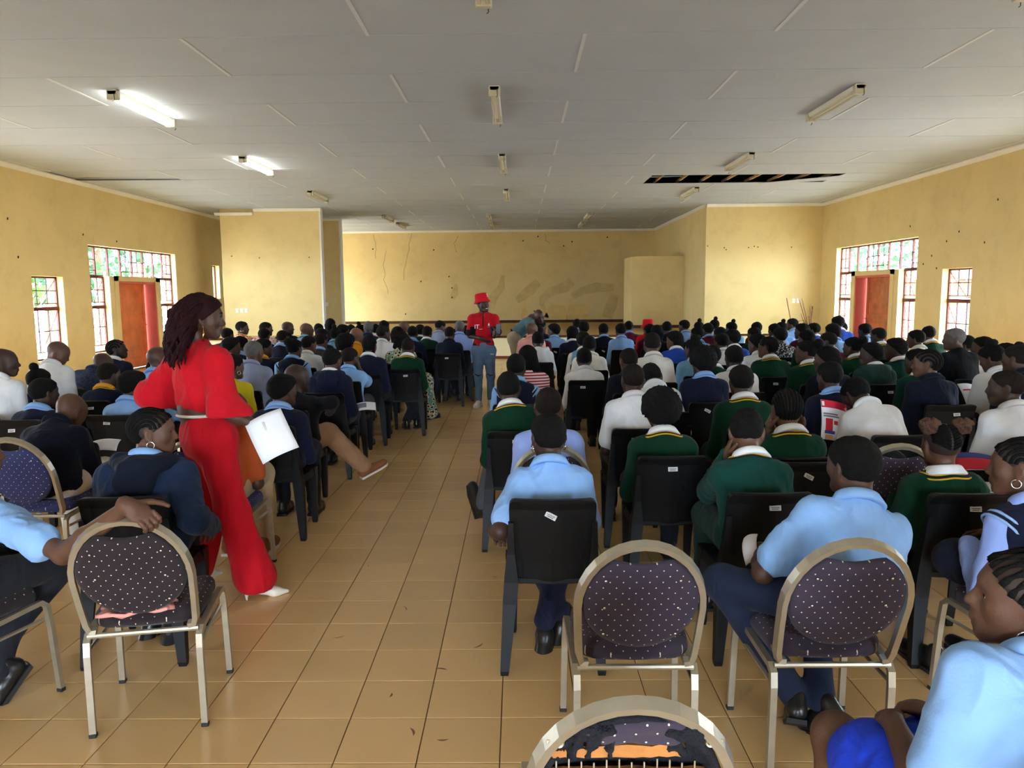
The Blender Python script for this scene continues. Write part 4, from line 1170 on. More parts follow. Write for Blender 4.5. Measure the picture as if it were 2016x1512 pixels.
def print_mat(name,a,b,c,scale):
    m=mat('cloth_'+name,a,.8,0); N,L,p=nodes_of(m)
    tc=N.new('ShaderNodeTexCoord'); v=N.new('ShaderNodeTexVoronoi'); v.inputs['Scale'].default_value=scale
    L.new(tc.outputs['Object'],v.inputs['Vector']); cr=N.new('ShaderNodeValToRGB'); cr.color_ramp.interpolation='CONSTANT'
    e=cr.color_ramp.elements; e[0].color=(*a,1); e[1].position=.36; e[1].color=(*b,1); x=e.new(.55); x.color=(*c,1)
    L.new(v.outputs['Distance'],cr.inputs[0]); L.new(cr.outputs[0],p.inputs['Base Color']); return m
african=print_mat('leaf_print',srgb(26,26,30),srgb(214,190,150),srgb(90,140,130),22); bwprint=print_mat('black_white_print',srgb(225,225,225),srgb(18,18,22),srgb(18,18,22),60)
orprint=print_mat('orange_print',srgb(206,140,80),srgb(236,206,160),srgb(180,100,50),30); pkprint=print_mat('pink_print',srgb(214,160,160),srgb(235,215,210),srgb(170,110,120),30); bluepat=print_mat('dark_blue_pattern',srgb(36,46,76),srgb(52,66,100),srgb(28,36,60),50)
def stripes(name,a,b,sc,axis=2):
    m=mat('cloth_'+name,a,.8,0); N,L,p=nodes_of(m); tc=N.new('ShaderNodeTexCoord'); sp=N.new('ShaderNodeSeparateXYZ'); mu=N.new('ShaderNodeMath'); mu.operation='MULTIPLY'; mu.inputs[1].default_value=sc
    fr=N.new('ShaderNodeMath'); fr.operation='FRACT'; gt=N.new('ShaderNodeMath'); gt.operation='GREATER_THAN'; gt.inputs[1].default_value=.5
    L.new(tc.outputs['Object'],sp.inputs[0]); L.new(sp.outputs[axis],mu.inputs[0]); L.new(mu.outputs[0],fr.inputs[0]); L.new(fr.outputs[0],gt.inputs[0])
    mx=N.new('ShaderNodeMix'); mx.data_type='RGBA'; mx.inputs[6].default_value=(*a,1); mx.inputs[7].default_value=(*b,1); L.new(gt.outputs[0],mx.inputs[0]); L.new(mx.outputs[2],p.inputs['Base Color']); return m
redstripe=stripes('red_white_stripe',srgb(226,222,222),srgb(180,34,48),38)
TOPS=dict(
 lbs=dict(mat=lb,collar=lb,sleeve='short',t=.016), lbl=dict(mat=lb,collar=lb), lav=dict(mat=lb2,collar=lb2,t=.016), lav_ns=dict(mat=lb2),
 whs=dict(mat=wh,collar=wh,sleeve='short',t=.016), whl=dict(mat=wh,collar=wh,t=.016), whp=dict(mat=off,collar=off,sleeve='short',t=.014), whhood=dict(mat=wh,hood=True,sleeve='short',t=.016),
 grn=dict(mat=gr_,collar=wh,bands=[gold,blkst,gold],name='jumper',t=.018), grn2=dict(mat=gr2,collar=wh,bands=[gold,blkst],name='jumper',t=.018), grnx=dict(mat=gr_,collar=wh,name='jumper',t=.018),
 grnh=dict(mat=hg,hood=True,collar=wh,name='hooded_top',t=.022),
 nvb=dict(mat=nv,collar=lb,bands=[bst,bst],name='jumper',t=.018), nvw=dict(mat=nv,collar=wh,name='jumper',t=.018), nvo=dict(mat=nv,collar=orange_c,bands=[blkst,gold],name='jumper',t=.018), nvp=dict(mat=nv2,name='jumper',t=.018),
 nvhoodb=dict(mat=cloth('blue_navy',srgb(34,48,76)),hood=True,hoodmat=nv2,collar=lb,name='hooded_top',t=.034),
 nvhood=dict(mat=nv,hood=True,hoodmat=nv,collar=wh,name='hooded_top',t=.022), navyj=dict(mat=nv2,collar=nv2,name='jacket',t=.022), nvblz=dict(mat=nv2,collar=lb,name='blazer',t=.02),
 nvvest=dict(kind='vest',mat=nv,under=lb,collar=lb,trim=[bst,nv,bst],name='vest',t=.018), lbvest=dict(kind='vest',mat=cyan,under=wh,collar=wh,trim=[],name='vest',t=.018), gvest=dict(kind='vest',mat=gr_,under=wh,collar=wh,trim=[],name='vest',t=.018), lavvest=dict(kind='vest',mat=nv,under=lb2,collar=lb2,trim=[bst,nv,bst],name='vest',t=.018),
 mrn=dict(mat=mr,collar=lb,name='jumper',t=.018), mrnw=dict(mat=mr,collar=wh,name='jumper',t=.018), ryl=dict(mat=rb_,collar=wh,name='jumper',t=.018), blk=dict(mat=bk,sleeve='short',t=.014), blkl=dict(mat=bk,t=.016),
 gry=dict(mat=gy,collar=lb,name='jumper',t=.018), yel=dict(mat=yl,t=.016), org=dict(mat=orr,collar=orr,t=.014), rst=dict(mat=rust,sleeve='short',t=.014), pnk=dict(mat=pk,collar=pk,sleeve='short',t=.014), ppk=dict(mat=palep,collar=palep,t=.014),
 redt=dict(mat=red,collar=red,sleeve='short',t=.014), bgr=dict(mat=bg,collar=bg,t=.014), sky=dict(mat=cyan,collar=cyan,sleeve='short',t=.014), skyj=dict(mat=cyan,collar=wh,name='jumper',t=.018), afr=dict(mat=african,t=.016,name='dress'), bwp=dict(mat=bwprint,t=.014,name='blouse'), orp=dict(mat=orprint,t=.014,name='blouse'), pkp=dict(mat=pkprint,t=.014,name='blouse'),
 dbp=dict(mat=bluepat,collar=bluepat,t=.016), rws=dict(mat=redstripe,t=.014,name='blouse'), den=dict(mat=jean,collar=jean,t=.016))
TOPWORD=dict(lbs='light blue short-sleeved shirt',lbl='light blue shirt',lav='lavender blue shirt',lav_ns='lavender top',whs='white short-sleeved shirt',whl='white shirt',whp='off-white polo shirt',whhood='white hooded shirt',grn='green jumper with gold neck stripes',grn2='teal green jumper with white collar',grnx='plain green jumper and white collar',grnh='grey-green hooded top',nvb='navy jumper with light blue collar',nvw='navy jumper with white collar',nvo='navy jumper with amber collar',nvp='plain navy top',nvhood='navy hooded top',nvhoodb='loose navy hooded top with light blue collar',navyj='dark navy jacket',nvblz='dark blazer with light blue collar',nvvest='navy sleeveless jumper over light blue shirt',lbvest='sky blue sleeveless jumper over white shirt',gvest='green sleeveless jumper over white shirt',lavvest='navy striped vest over lavender shirt',mrn='maroon jumper with light blue collar',mrnw='maroon jumper with white collar',ryl='royal blue jumper',blk='black T-shirt',blkl='black top',gry='charcoal jumper with light blue collar',yel='yellow top',org='orange shirt',rst='rust orange T-shirt',pnk='pink shirt',ppk='pale pink shirt',redt='red shirt',bgr='blue-grey shirt',sky='sky blue shirt',skyj='sky blue jumper',afr='leaf-print dress',bwp='black and white print blouse',orp='orange print blouse',pkp='pink print blouse',dbp='dark blue patterned shirt',rws='red and white striped blouse',den='dark blue shirt')
HAIRWORD=dict(short='short black hair',shaved='cropped hair',full='thick short hair',afro='round afro',bun='hair in a top bun',puff='hair in a back puff',toppuff='puffed top knot',bob='chin-length hair',cornrows='cornrows',corncap='wide cornrows',braids='braided hair',longbraids='long loose braids',curls='big dark curls',pigtails='two brown puffs',bald='bald head')
# ================================================================== CHAIRS
M_plastic=mat('black_chair_plastic',(.0045,.0045,.005),.5,.1,8,.05,400,spec=.25)
M_label=mat('white_sticker',srgb(214,214,214),.5,0)
M_ink=mat('sticker_print',(.08,.08,.08),.6,0)
def loftVF(rows, closed=True):
    """rows of equal length rings -> quads"""
    n=len(rows[0]); V=[p for r in rows for p in r]; F=[]
    for i in range(len(rows)-1):
        for j in range(n if closed else n-1):
            F.append((i*n+j,i*n+(j+1)%n,(i+1)*n+(j+1)%n,(i+1)*n+j))
    if closed: F.append(tuple(range(n))[::-1]); F.append(tuple((len(rows)-1)*n+k for k in range(n)))
    return V,F
def plastic_parts():
    P={}
    # backrest: hollow-backed shell, rolled top edge
    rows=[]
    def ring(z,w,y,th,bow):
        f=[];m=9
        for i in range(m):
            u=-1+2*i/(m-1); f.append((u*w,y+bow*(1-u*u)-bow+th/2-.0*abs(u),z))
        b=[(p[0],p[1]-th-(.012 if abs(i-4)>=4 else 0),p[2]) for i,p in enumerate(f)][::-1]
        return f+b
    prof=[(.395,.165,-.180,.016,-.018),(.42,.178,-.186,.014,-.022),(.50,.182,-.200,.012,-.026),(.60,.186,-.222,.012,-.028),(.70,.189,-.246,.012,-.026),(.755,.190,-.258,.013,-.024),(.775,.189,-.264,.024,-.024),(.790,.186,-.268,.034,-.022),(.800,.178,-.270,.036,-.020),(.806,.166,-.271,.022,-.018)]
    for q in prof: rows.append(ring(*q))
    V,F=loftVF(rows); P['backrest']=mesh_from('backrest',V,F,M_plastic,False)
    # side returns of the shell that run into the rear legs are part of the legs
    rows=[]
    for y,w,z0,z1 in ((-.19,.178,.405,.432),(-.15,.19,.400,.434),(0,.202,.398,.430),(.14,.205,.396,.432),(.20,.198,.388,.430),(.222,.185,.375,.418)):
        rows.append([(-w,y,z1-.004),(-w*.6,y,z1-.012),(0,y,z1-.016),(w*.6,y,z1-.012),(w,y,z1-.004),(w+.006,y,z0-.02),(w-.012,y,z0-.02),(w-.016,y,z0),(0,y,z0-.008),(-w+.016,y,z0),(-w+.012,y,z0-.02),(-w-.006,y,z0-.02)])
    V,F=loftVF(rows); P['seat']=mesh_from('seat',V,F,M_plastic,False)
    def leg(s,front):
        if not front: st=[(.70,.186,-.246,.016,.030),(.55,.188,-.215,.024,.05),(.42,.192,-.195,.046,.08),(.32,.200,-.205,.044,.066),(.16,.211,-.226,.036,.05),(.02,.221,-.244,.028,.038),(.0,.221,-.245,.024,.032)]
        else: st=[(.425,.194,.150,.04,.085),(.36,.192,.168,.04,.060),(.20,.189,.180,.034,.048),(.02,.186,.190,.026,.036),(.0,.186,.190,.022,.03)]
        rows=[]
        for z,x,y,a,b in st:
            rows.append([(s*(x+a*.5),y-b*.5,z),(s*(x+a*.5),y+b*.5,z),(s*(x-a*.15),y+b*.5,z),(s*(x-a*.15),y-b*.22,z),(s*(x-a*.9),y-b*.22,z),(s*(x-a*.9),y-b*.5,z)][::(1 if s>0 else -1)])
        V,F=loftVF(rows); return mesh_from('leg',V,F,M_plastic,False)
    P['legs']=[leg(s,f) for f in (False,True) for s in (-1,1)]
    P['sticker']=MB().cbox((0,0,0),(.052,.0015,.024),.0006).mesh('sticker',M_label)
    mb=MB(); rs=random.Random(4); x=-.020
    while x<.020:
        w=rs.choice((.0008,.0016,.0024)); mb.box((x,-.0016,-.001),(x+w,-.0008,.005)); x+=w+rs.choice((.001,.002))
    mb.box((-.016,-.0016,-.007),(.014,-.0008,-.004))
    P['print']=mb.mesh('sticker_print',M_ink)
    return P
PLA=plastic_parts()
NCH=[0]
def plastic_chair(x,y,rot,label,group,sticker=True,detail=True):
    NCH[0]+=1; rg=random.Random(NCH[0])
    t=empty('plastic_chair',(x,y,0),math.radians(rot)); tag(t,label,'chair',group)
    link('backrest',PLA['backrest'],t); link('seat',PLA['seat'],t)
    for l in PLA['legs']: link('leg',l,t)
    if sticker:
        s=link('sticker',PLA['sticker'],t,loc=(rg.uniform(-.05,.05),-.264,.735+rg.uniform(-.01,.01)),rot=(math.radians(-13),rg.uniform(-.06,.06) if rg.random()<.8 else .5,0))
        link('sticker_print',PLA['print'],s)
    return t
# ---- banquet chair: pale metal arch frame, dotted upholstery
M_frame=mat('pale_gold_metal',srgb(186,178,158),.38,.08,20,0,metal=.75,spec=.5)
def dotted(name,col,axes,col2):
    m=mat(name,col,.9,.10,7,.15,220,spec=.1,sheen=.1); N,L,p=nodes_of(m)
    tc=N.new('ShaderNodeTexCoord'); mp=N.new('ShaderNodeMapping'); sp=N.new('ShaderNodeSeparateXYZ'); L.new(tc.outputs['Object'],sp.inputs[0])
    cb_=N.new('ShaderNodeCombineXYZ'); L.new(sp.outputs[axes[0]],cb_.inputs[0]); L.new(sp.outputs[axes[1]],cb_.inputs[1])
    mp.inputs['Rotation'].default_value=(0,0,math.radians(45)); mp.inputs['Scale'].default_value=(1/.030,1/.030,1); L.new(cb_.outputs[0],mp.inputs[0])
    fr=N.new('ShaderNodeVectorMath'); fr.operation='FRACTION'; L.new(mp.outputs[0],fr.inputs[0])
    ds=N.new('ShaderNodeVectorMath'); ds.operation='DISTANCE'; ds.inputs[1].default_value=(.5,.5,0); L.new(fr.outputs[0],ds.inputs[0])
    lt=N.new('ShaderNodeMath'); lt.operation='LESS_THAN'; lt.inputs[1].default_value=.075; L.new(ds.outputs['Value'],lt.inputs[0])
    src=p.inputs['Base Color'].links[0].from_socket; mx=N.new('ShaderNodeMix'); mx.data_type='RGBA'; L.new(lt.outputs[0],mx.inputs[0]); L.new(src,mx.inputs[6]); mx.inputs[7].default_value=(*col2,1); L.new(mx.outputs[2],p.inputs['Base Color'])
    return m
DOT=srgb(220,205,185)
FAB={k:(dotted('fabric_back_'+k,c,(0,2),DOT),dotted('fabric_seat_'+k,c,(0,1),DOT)) for k,c in (('purple',srgb(62,54,66)),('blue',srgb(58,62,104)),('brown',srgb(46,38,40)))}
M_stud=mat('silver_stud',srgb(210,208,200),.2,0,metal=1); M_foot=mat('rubber_foot',(.02,.02,.02),.6,0)
BK=.34 # lean of the back
def by(z): return -.20-(z-.44)*BK
def banquet_parts():
    P={}
    pts=[(-.165,.425),(-.188,.43),(-.197,.46),(-.203,.56),(-.207,.66)]
    for a in np.linspace(180,0,17): pts.append((.207*math.cos(math.radians(a)),.66+.235*math.sin(math.radians(a))))
    pts+=[(.203,.56),(.197,.46),(.188,.43),(.165,.425)]
    P['arch']=MB().tube([(x,by(z),z) for x,z in pts],.01,sq=(.030,.020),up=(0,1,0)).mesh('back_frame',M_frame)
    def sidef(s):
        mb=MB(); q=[(s*.225,.235,0),(s*.220,.215,.30),(s*.216,.205,.395),(s*.214,.18,.418),(s*.212,.12,.416),(s*.208,-.10,.405),(s*.205,-.17,.400),(s*.203,-.195,.38),(s*.203,-.20,.33),(s*.205,-.195,0)]
        mb.tube(q,.01,sq=(.024,.020),up=(1,0,0))
        return mb.mesh('side_frame',M_frame)
    P['side']=[sidef(-1),sidef(1)]
    P['rail']=MB().tube([(-.20,-.19,.405),(.20,-.19,.405)],.011,8).mesh('rear_rail',M_frame)
    P['brace']=[MB().tube([(s*.209,.19,.34),(s*.205,-.17,.34)],.008,6).mesh('brace',M_frame) for s in (-1,1)]
    P['foot']=MB().cbox((0,0,.008),(.028,.026,.018),.003).mesh('foot',M_foot)
    # seat pad
    V,F=soft([El((0,.01,.448),(.205,.225,.034),None,.03),Cn((-.13,-.13,.445),(.13,-.13,.445),.034,k=.04),Cn((-.15,.16,.445),(.15,.16,.445),.034,k=.04),Cn((-.16,-.1,.445),(-.16,.15,.445),.032,k=.04),Cn((.16,-.1,.445),(.16,.15,.445),.032,k=.04)],.010,[lambda X,Y,Z:(.418-Z)+0*X+0*Y])
    P['seatpad']=mesh_from('seat_pad',V,F,FAB['purple'][1],True)
    # oval back pad with a hand gap at the top
    poly=[]
    for a in np.linspace(-90,60,16): poly.append((.193*math.cos(math.radians(a)),.678+.187*math.sin(math.radians(a))))
    right=poly; gap=[(.07,.836),(.035,.828),(0,.825),(-.035,.828),(-.07,.836)]
    left=[(-x,z) for x,z in right[::-1]]
    outline=right+gap+left[:-1]
    n=len(outline); cx,cz=0,.665
    rows=[]
    for sc,off in ((.0,.030),(.5,.030),(.85,.026),(.96,.016),(1.0,.0),(.96,-.014),(.85,-.020),(.5,-.024),(.0,-.024)):
        rows.append([(cx+(x-cx)*sc,by(cz+(z-cz)*sc)+off,cz+(z-cz)*sc) for x,z in outline])
    V,F=loftVF(rows); P['backpad']=mesh_from('back_pad',V,F[:-2],FAB['purple'][0],True)
    P['stud']=MB().lathe([(.0055,0),(.005,.003),(.002,.005)],8).mesh('stud',M_stud,True)
    return P
BAN=banquet_parts()
def banquet_chair(x,y,rot,label,group,fab='purple',back=True,name='banquet_chair'):
    t=empty(name,(x,y,0),math.radians(rot)); tag(t,label,'chair',group)
    link('back_frame',BAN['arch'],t)
    for s in BAN['side']: link('side_frame',s,t)
    for s in BAN['brace']: link('brace',s,t)
    link('rear_rail',BAN['rail'],t)
    for p in ((-.225,.235),(.225,.235),(-.205,-.195),(.205,-.195)): link('foot',BAN['foot'],t,loc=(p[0],p[1],0))
    o=link('seat_pad',BAN['seatpad'],t); obj_mat(o,FAB[fab][1])
    if back:
        b=link('back_pad',BAN['backpad'],t); obj_mat(b,FAB[fab][0])
        for px in (-.12,.12):
            for pz in (.56,.665,.77):
                link('stud',BAN['stud'],b,mtx=Matrix.Translation((px,by(pz)-.0225,pz))@Matrix.Rotation(math.radians(90+18),4,'X'))
    return t
PEOPLE=[
dict(id='L1',x=-4.118,y=5.897,ztop=1.288,hair='bald',top='whl',yaw=-60,skin=1,g=1.1,adult=1),
dict(id='L2',x=-4.433,y=7.070,ztop=1.270,hair='bald',top='whl',yaw=-75,pitch=-28,lean=14,skin=2,g=1.15,adult=1,word='white jacket with thin red trim'),
dict(id='L3',x=-4.205,y=6.500,ztop=1.047,hair='bun',top='nvw',yaw=-10),
dict(id='L4',x=-3.667,y=5.700,ztop=1.070,hair='short',top='nvb',yaw=-30,skin=1),
dict(id='L5',x=-2.886,y=4.550,ztop=1.073,hair='bald',top='navyj',yaw=-20,pitch=-38,lean=24,neck=30,g=1.15,banq='blue',arms=['lap', 'write'],low='trousers',lowmat=M_whitetr,hands=[0, 1],adult=1,skin=2,res=1,word='dark navy jacket, writing on a paper'),
dict(id='L6',x=-4.430,y=7.600,ztop=1.106,hair='bald',top='dbp',yaw=-30,pitch=-25,lean=30,neck=25,side=10,adult=1,g=1.1),
dict(id='L7',x=-3.702,y=6.700,ztop=1.100,hair='shaved',top='nvo',yaw=-25),
dict(id='L8',x=-4.729,y=8.807,ztop=1.180,hair='corncap',top='nvw',yaw=-70,pitch=10,skin=3),
dict(id='L9',x=-3.078,y=5.900,ztop=1.096,hair='full',top='lbl',yaw=-35),
dict(id='L11',x=-3.180,y=6.561,ztop=1.251,hair='bald',top='lbl',yaw=-50,adult=1),
dict(id='L12',x=-3.580,y=7.362,ztop=1.080,hair='short',top='blkl',yaw=0),
dict(id='M1',x=-4.718,y=12.854,ztop=1.250,hair='short',top='orp',yaw=-75,earring='silver',adult=1,skin=0),
dict(id='M2',x=-4.100,y=12.215,ztop=1.260,hair='shaved',top='pkp',yaw=-60,adult=1,skin=2),
dict(id='M3',x=-3.906,y=11.555,ztop=1.190,hair='short',top='nvp',yaw=-5),
dict(id='M4',x=-3.945,y=12.877,ztop=1.243,hair='bald',top='navyj',yaw=-55,adult=1,skin=1),
dict(id='M5',x=-3.464,y=11.050,ztop=1.180,hair='shaved',top='nvb',yaw=-15,skin=2),
dict(id='M6',x=-3.581,y=9.665,ztop=1.170,hair='short',top='nvb',yaw=-20,skin=1),
dict(id='M7',x=-3.452,y=8.995,ztop=1.188,hair='full',top='whl',yaw=-50),
dict(id='M8',x=-2.593,y=7.287,ztop=1.250,hair='bald',top='bgr',yaw=-15,adult=1,g=1.12,hairmat=M_hairgrey,hair2='shaved',skin=2),
dict(id='M9',x=-3.031,y=8.887,ztop=1.179,hair='short',top='nvo',yaw=-50,word='navy jumper with gold stripes'),
dict(id='M10',x=-2.584,y=8.611,ztop=1.191,hair='puff',top='nvvest',yaw=-15),
dict(id='M11',x=-3.315,y=11.762,ztop=1.255,hair='bald',top='sky',yaw=-50,adult=1,skin=2),
dict(id='M12',x=-3.469,y=12.432,ztop=1.164,hair='bob',top='nvw',yaw=-10),
dict(id='M13',x=-2.660,y=9.497,ztop=1.178,hair='shaved',top='whl',yaw=-30,skin=2),
dict(id='M14',x=-2.674,y=10.157,ztop=1.176,hair='shaved',top='gry',yaw=-20),
dict(id='M15',x=-3.566,y=13.487,ztop=1.181,hair='short',top='nvp',yaw=0),
dict(id='M16',x=-2.904,y=11.085,ztop=1.203,hair='short',top='nvb',yaw=-10),
dict(id='M17',x=-3.519,y=14.149,ztop=1.239,hair='bob',top='blkl',yaw=0,adult=1),
dict(id='M18',x=-2.853,y=11.749,ztop=1.181,hair='bun',top='sky',yaw=-10,skin=1),
dict(id='M19',x=-2.893,y=12.419,ztop=1.193,hair='full',top='nvw',yaw=-40,skin=1),
dict(id='M20',x=-2.135,y=9.261,ztop=1.187,hair='afro',top='nvp',yaw=-20),
dict(id='M21',x=-2.143,y=9.922,ztop=1.256,hair='bald',top='org',yaw=-20,skin=4,adult=1),
dict(id='M22',x=-3.092,y=13.978,ztop=1.139,hair='short',top='nvp',yaw=0),
dict(id='M23',x=-2.788,y=13.368,ztop=1.162,hair='bun',top='nvw',yaw=-65,skin=1),
dict(id='M24',x=-1.720,y=8.660,ztop=1.210,hair='braids',top='nvw',yaw=0),
dict(id='M25',x=-2.416,y=12.159,ztop=1.264,hair='bald',top='den',yaw=0,hair2='shaved',hairmat=M_hairgrey,adult=1),
dict(id='M26',x=-2.746,y=14.582,ztop=1.121,hair='short',top='whl',yaw=-15),
dict(id='M27',x=-2.368,y=13.311,ztop=1.231,hair='short',top='pkp',yaw=-20,adult=1),
dict(id='M28',x=-1.909,y=10.584,ztop=1.253,hair='shaved',top='whl',yaw=-45,g=1.2,glasses=1,adult=1,skin=1),
dict(id='M29',x=-1.941,y=12.751,ztop=1.239,hair='bald',top='ppk',yaw=-35,pitch=-10,skin=2,adult=1),
dict(id='M30',x=-1.805,y=11.246,ztop=1.202,hair='bob',top='blkl',yaw=0),
dict(id='M31',x=-1.547,y=9.950,ztop=1.190,hair='curls',top='afr',yaw=0,low='long',lowmat=african,g=1.05,adult=1,legs='swing'),
dict(id='M32',x=-1.359,y=9.250,ztop=1.156,hair='shaved',top='grn',yaw=0,legs='cross',skin=1,hs=1.0),
dict(id='M33',x=-1.669,y=11.908,ztop=1.188,hair='short',top='nvb',yaw=0,skin=1),
dict(id='M34',x=-1.796,y=13.834,ztop=1.125,hair='full',top='gvest',yaw=0),
dict(id='M35',x=-1.518,y=12.570,ztop=1.158,hair='short',top='grnx',yaw=-10),
dict(id='M36',x=-1.392,y=13.232,ztop=1.224,hair='shaved',top='bgr',yaw=-50,pitch=-18,lean=14,adult=1,skin=2),
dict(id='M37',x=-1.059,y=11.600,ztop=1.188,hair='shaved',top='navyj',yaw=-10,adult=1),
dict(id='M38',x=-0.946,y=12.170,ztop=1.260,hair='shaved',top='lav',yaw=-10,hairmat=M_hairgrey,adult=1),
dict(id='M39',x=-0.987,y=12.400,ztop=1.136,hair='braids',top='whs',yaw=0,lowmat=M_whitetr),
dict(id='M40',x=-0.921,y=13.400,ztop=1.127,hair='short',top='whl',yaw=0),
dict(id='M41',x=-1.815,y=6.050,ztop=1.132,hair='bald',top='blkl',yaw=-30,g=1.3,legs='out',lowmat=M_tan,shoe='brown',adult=1,skin=1,arms=['lap', {'elbow': [0.33, -0.07, 0.84], 'wrist': [0.26, 0.15, 0.74]}],sw=1.15,res=1,hs=1.06),
dict(id='M42',x=-1.715,y=5.350,ztop=1.115,hair='full',top='nvb',yaw=-35,legs='sit',res=1),
dict(id='M43',x=-1.779,y=7.100,ztop=1.183,hair='short',top='nvhood',yaw=-20,legs='sit'),
dict(id='M44',x=-1.808,y=8.000,ztop=1.130,hair='shaved',top='lbs',yaw=-20,arms=['lap', 'face'],legs='sit',lowmat=M_greytr,skin=1),
dict(id='M45',x=-2.527,y=6.549,ztop=1.180,hair='short',top='yel',yaw=-30,earring='silver',skin=2,res=1,adult=1),
dict(id='M46',x=-1.795,y=4.450,ztop=1.101,hair='bald',top='rst',yaw=-20,pitch=-20,lean=22,neck=25,banq='blue',lowmat=M_khaki,adult=1,shoe='brown',res=1),
dict(id='M47',x=-4.607,y=11.911,ztop=1.180,hair='short',top='nvp',yaw=-20),
dict(id='R2',x=0.194,y=11.280,ztop=1.252,hair='bald',top='pnk',yaw=-35,skin=2,adult=1),
dict(id='R3',x=0.403,y=13.845,ztop=1.180,hair='short',top='nvp',yaw=-60),
dict(id='R4',x=0.315,y=11.943,ztop=1.186,hair='short',top='mrn',yaw=-10),
dict(id='R5',x=0.258,y=9.994,ztop=1.180,hair='short',top='whhood',yaw=0,skin=1),
dict(id='R6',x=0.598,y=12.613,ztop=1.173,hair='full',top='lbl',yaw=60,skin=2),
dict(id='R7',x=0.089,y=7.206,ztop=1.180,hair='longbraids',top='rws',yaw=0),
dict(id='R8',x=-0.023,y=6.295,ztop=1.180,hair='short',top='nvvest',yaw=-10,skin=1),
dict(id='R9',x=-0.016,y=5.100,ztop=1.152,hair='short',top='grn',yaw=0,lean=10,side=-8,legs='aisle',res=1,skin=1,lowmat=M_greytr),
dict(id='R10',x=0.170,y=4.250,ztop=1.151,hair='shaved',top='lav',yaw=-8,banq='purple',res=1,skin=0),
dict(id='R11',x=0.143,y=3.470,ztop=1.122,hair='short',top='lbs',yaw=15,legs='tuck',res=0,lowmat=M_navytr,arms=['side', 'lap'],skin=1,earring='silver'),
dict(id='R12',x=0.694,y=7.950,ztop=1.108,hair='short',top='whl',yaw=0,skin=3),
dict(id='R13',x=0.838,y=8.940,ztop=1.180,hair='short',top='whp',yaw=-10,skin=3),
dict(id='R14',x=0.838,y=9.768,ztop=1.180,hair='full',top='lbvest',yaw=0),
dict(id='R15',x=0.819,y=11.427,ztop=1.180,hair='bob',top='nvw',yaw=10),
dict(id='R16',x=1.142,y=14.756,ztop=1.180,hair='short',top='lbl',yaw=0),
dict(id='R17',x=1.154,y=13.351,ztop=1.174,hair='full',top='lbl',yaw=20),
dict(id='R18',x=1.427,y=12.688,ztop=1.171,hair='short',top='nvblz',yaw=10,skin=3),
dict(id='R19',x=1.626,y=12.018,ztop=1.196,hair='short',top='lbl',yaw=10),
dict(id='R20',x=2.043,y=14.034,ztop=1.159,hair='short',top='mrn',yaw=0),
dict(id='R21',x=2.281,y=13.370,ztop=1.181,hair='hat',top='redt',yaw=10),
dict(id='R22',x=2.100,y=12.097,ztop=1.181,hair='short',top='mrnw',yaw=20),
dict(id='R23',x=1.371,y=7.702,ztop=1.280,hair='shaved',top='whp',yaw=0,g=1.25,adult=1,hs=1.08),
dict(id='R24',x=1.018,y=6.897,ztop=1.180,hair='shaved',top='navyj',yaw=15),
dict(id='R25',x=0.795,y=5.169,ztop=1.196,hair='shaved',top='whs',yaw=5,res=1,skin=1),
dict(id='R26',x=1.079,y=5.839,ztop=1.115,hair='short',top='whl',yaw=-15,pitch=-30,lean=26,neck=28,roll=-15,res=1),
dict(id='R27',x=0.832,y=4.320,ztop=1.105,hair='afro',top='grn',yaw=0,res=1),
dict(id='R28',x=2.489,y=12.700,ztop=1.195,hair='short',top='nvp',yaw=0),
dict(id='R29',x=2.090,y=11.435,ztop=1.184,hair='bob',top='blkl',yaw=0),
dict(id='R30',x=2.016,y=9.711,ztop=1.180,hair='bob',top='ryl',yaw=55,skin=2),
dict(id='R31',x=3.012,y=13.750,ztop=1.180,hair='short',top='lbl',yaw=45),
dict(id='R32',x=3.090,y=12.983,ztop=1.180,hair='bun',top='lbl',yaw=0),
dict(id='R33',x=2.696,y=11.381,ztop=1.159,hair='bun',top='sky',yaw=35),
dict(id='R34',x=1.926,y=8.248,ztop=1.176,hair='toppuff',top='skyj',yaw=30),
dict(id='R35',x=1.559,y=6.336,ztop=1.203,hair='afro',top='nvb',yaw=10),
dict(id='R36',x=3.085,y=12.318,ztop=1.180,hair='short',top='mrn',yaw=20),
dict(id='R37',x=3.617,y=13.988,ztop=1.176,hair='bun',top='whl',yaw=10),
dict(id='R38',x=1.957,y=7.585,ztop=1.149,hair='short',top='grnx',yaw=20),
dict(id='R39',x=3.746,y=13.327,ztop=1.153,hair='bun',top='skyj',yaw=35),
dict(id='R41',x=2.863,y=10.719,ztop=1.187,hair='short',top='grnx',yaw=20),
dict(id='R42',x=2.851,y=10.049,ztop=1.176,hair='full',top='ryl',yaw=40),
dict(id='R43',x=2.547,y=9.445,ztop=1.170,hair='short',top='whs',yaw=20),
dict(id='R44',x=3.981,y=12.666,ztop=1.176,hair='short',top='mrnw',yaw=10),
dict(id='R45',x=3.467,y=11.117,ztop=1.164,hair='short',top='grnx',yaw=30),
dict(id='R46',x=2.788,y=8.783,ztop=1.185,hair='full',top='whs',yaw=40),
dict(id='R47',x=2.694,y=8.113,ztop=1.194,hair='braids',top='grn',yaw=45,skin=2),
dict(id='R48',x=3.618,y=10.456,ztop=1.178,hair='full',top='bwp',yaw=15),
dict(id='R49',x=4.462,y=12.855,ztop=1.165,hair='bun',top='lbl',yaw=20),
dict(id='R50',x=4.058,y=12.004,ztop=1.176,hair='short',top='lbl',yaw=20),
dict(id='R51',x=5.076,y=14.061,ztop=1.180,hair='short',top='lbl',yaw=60),
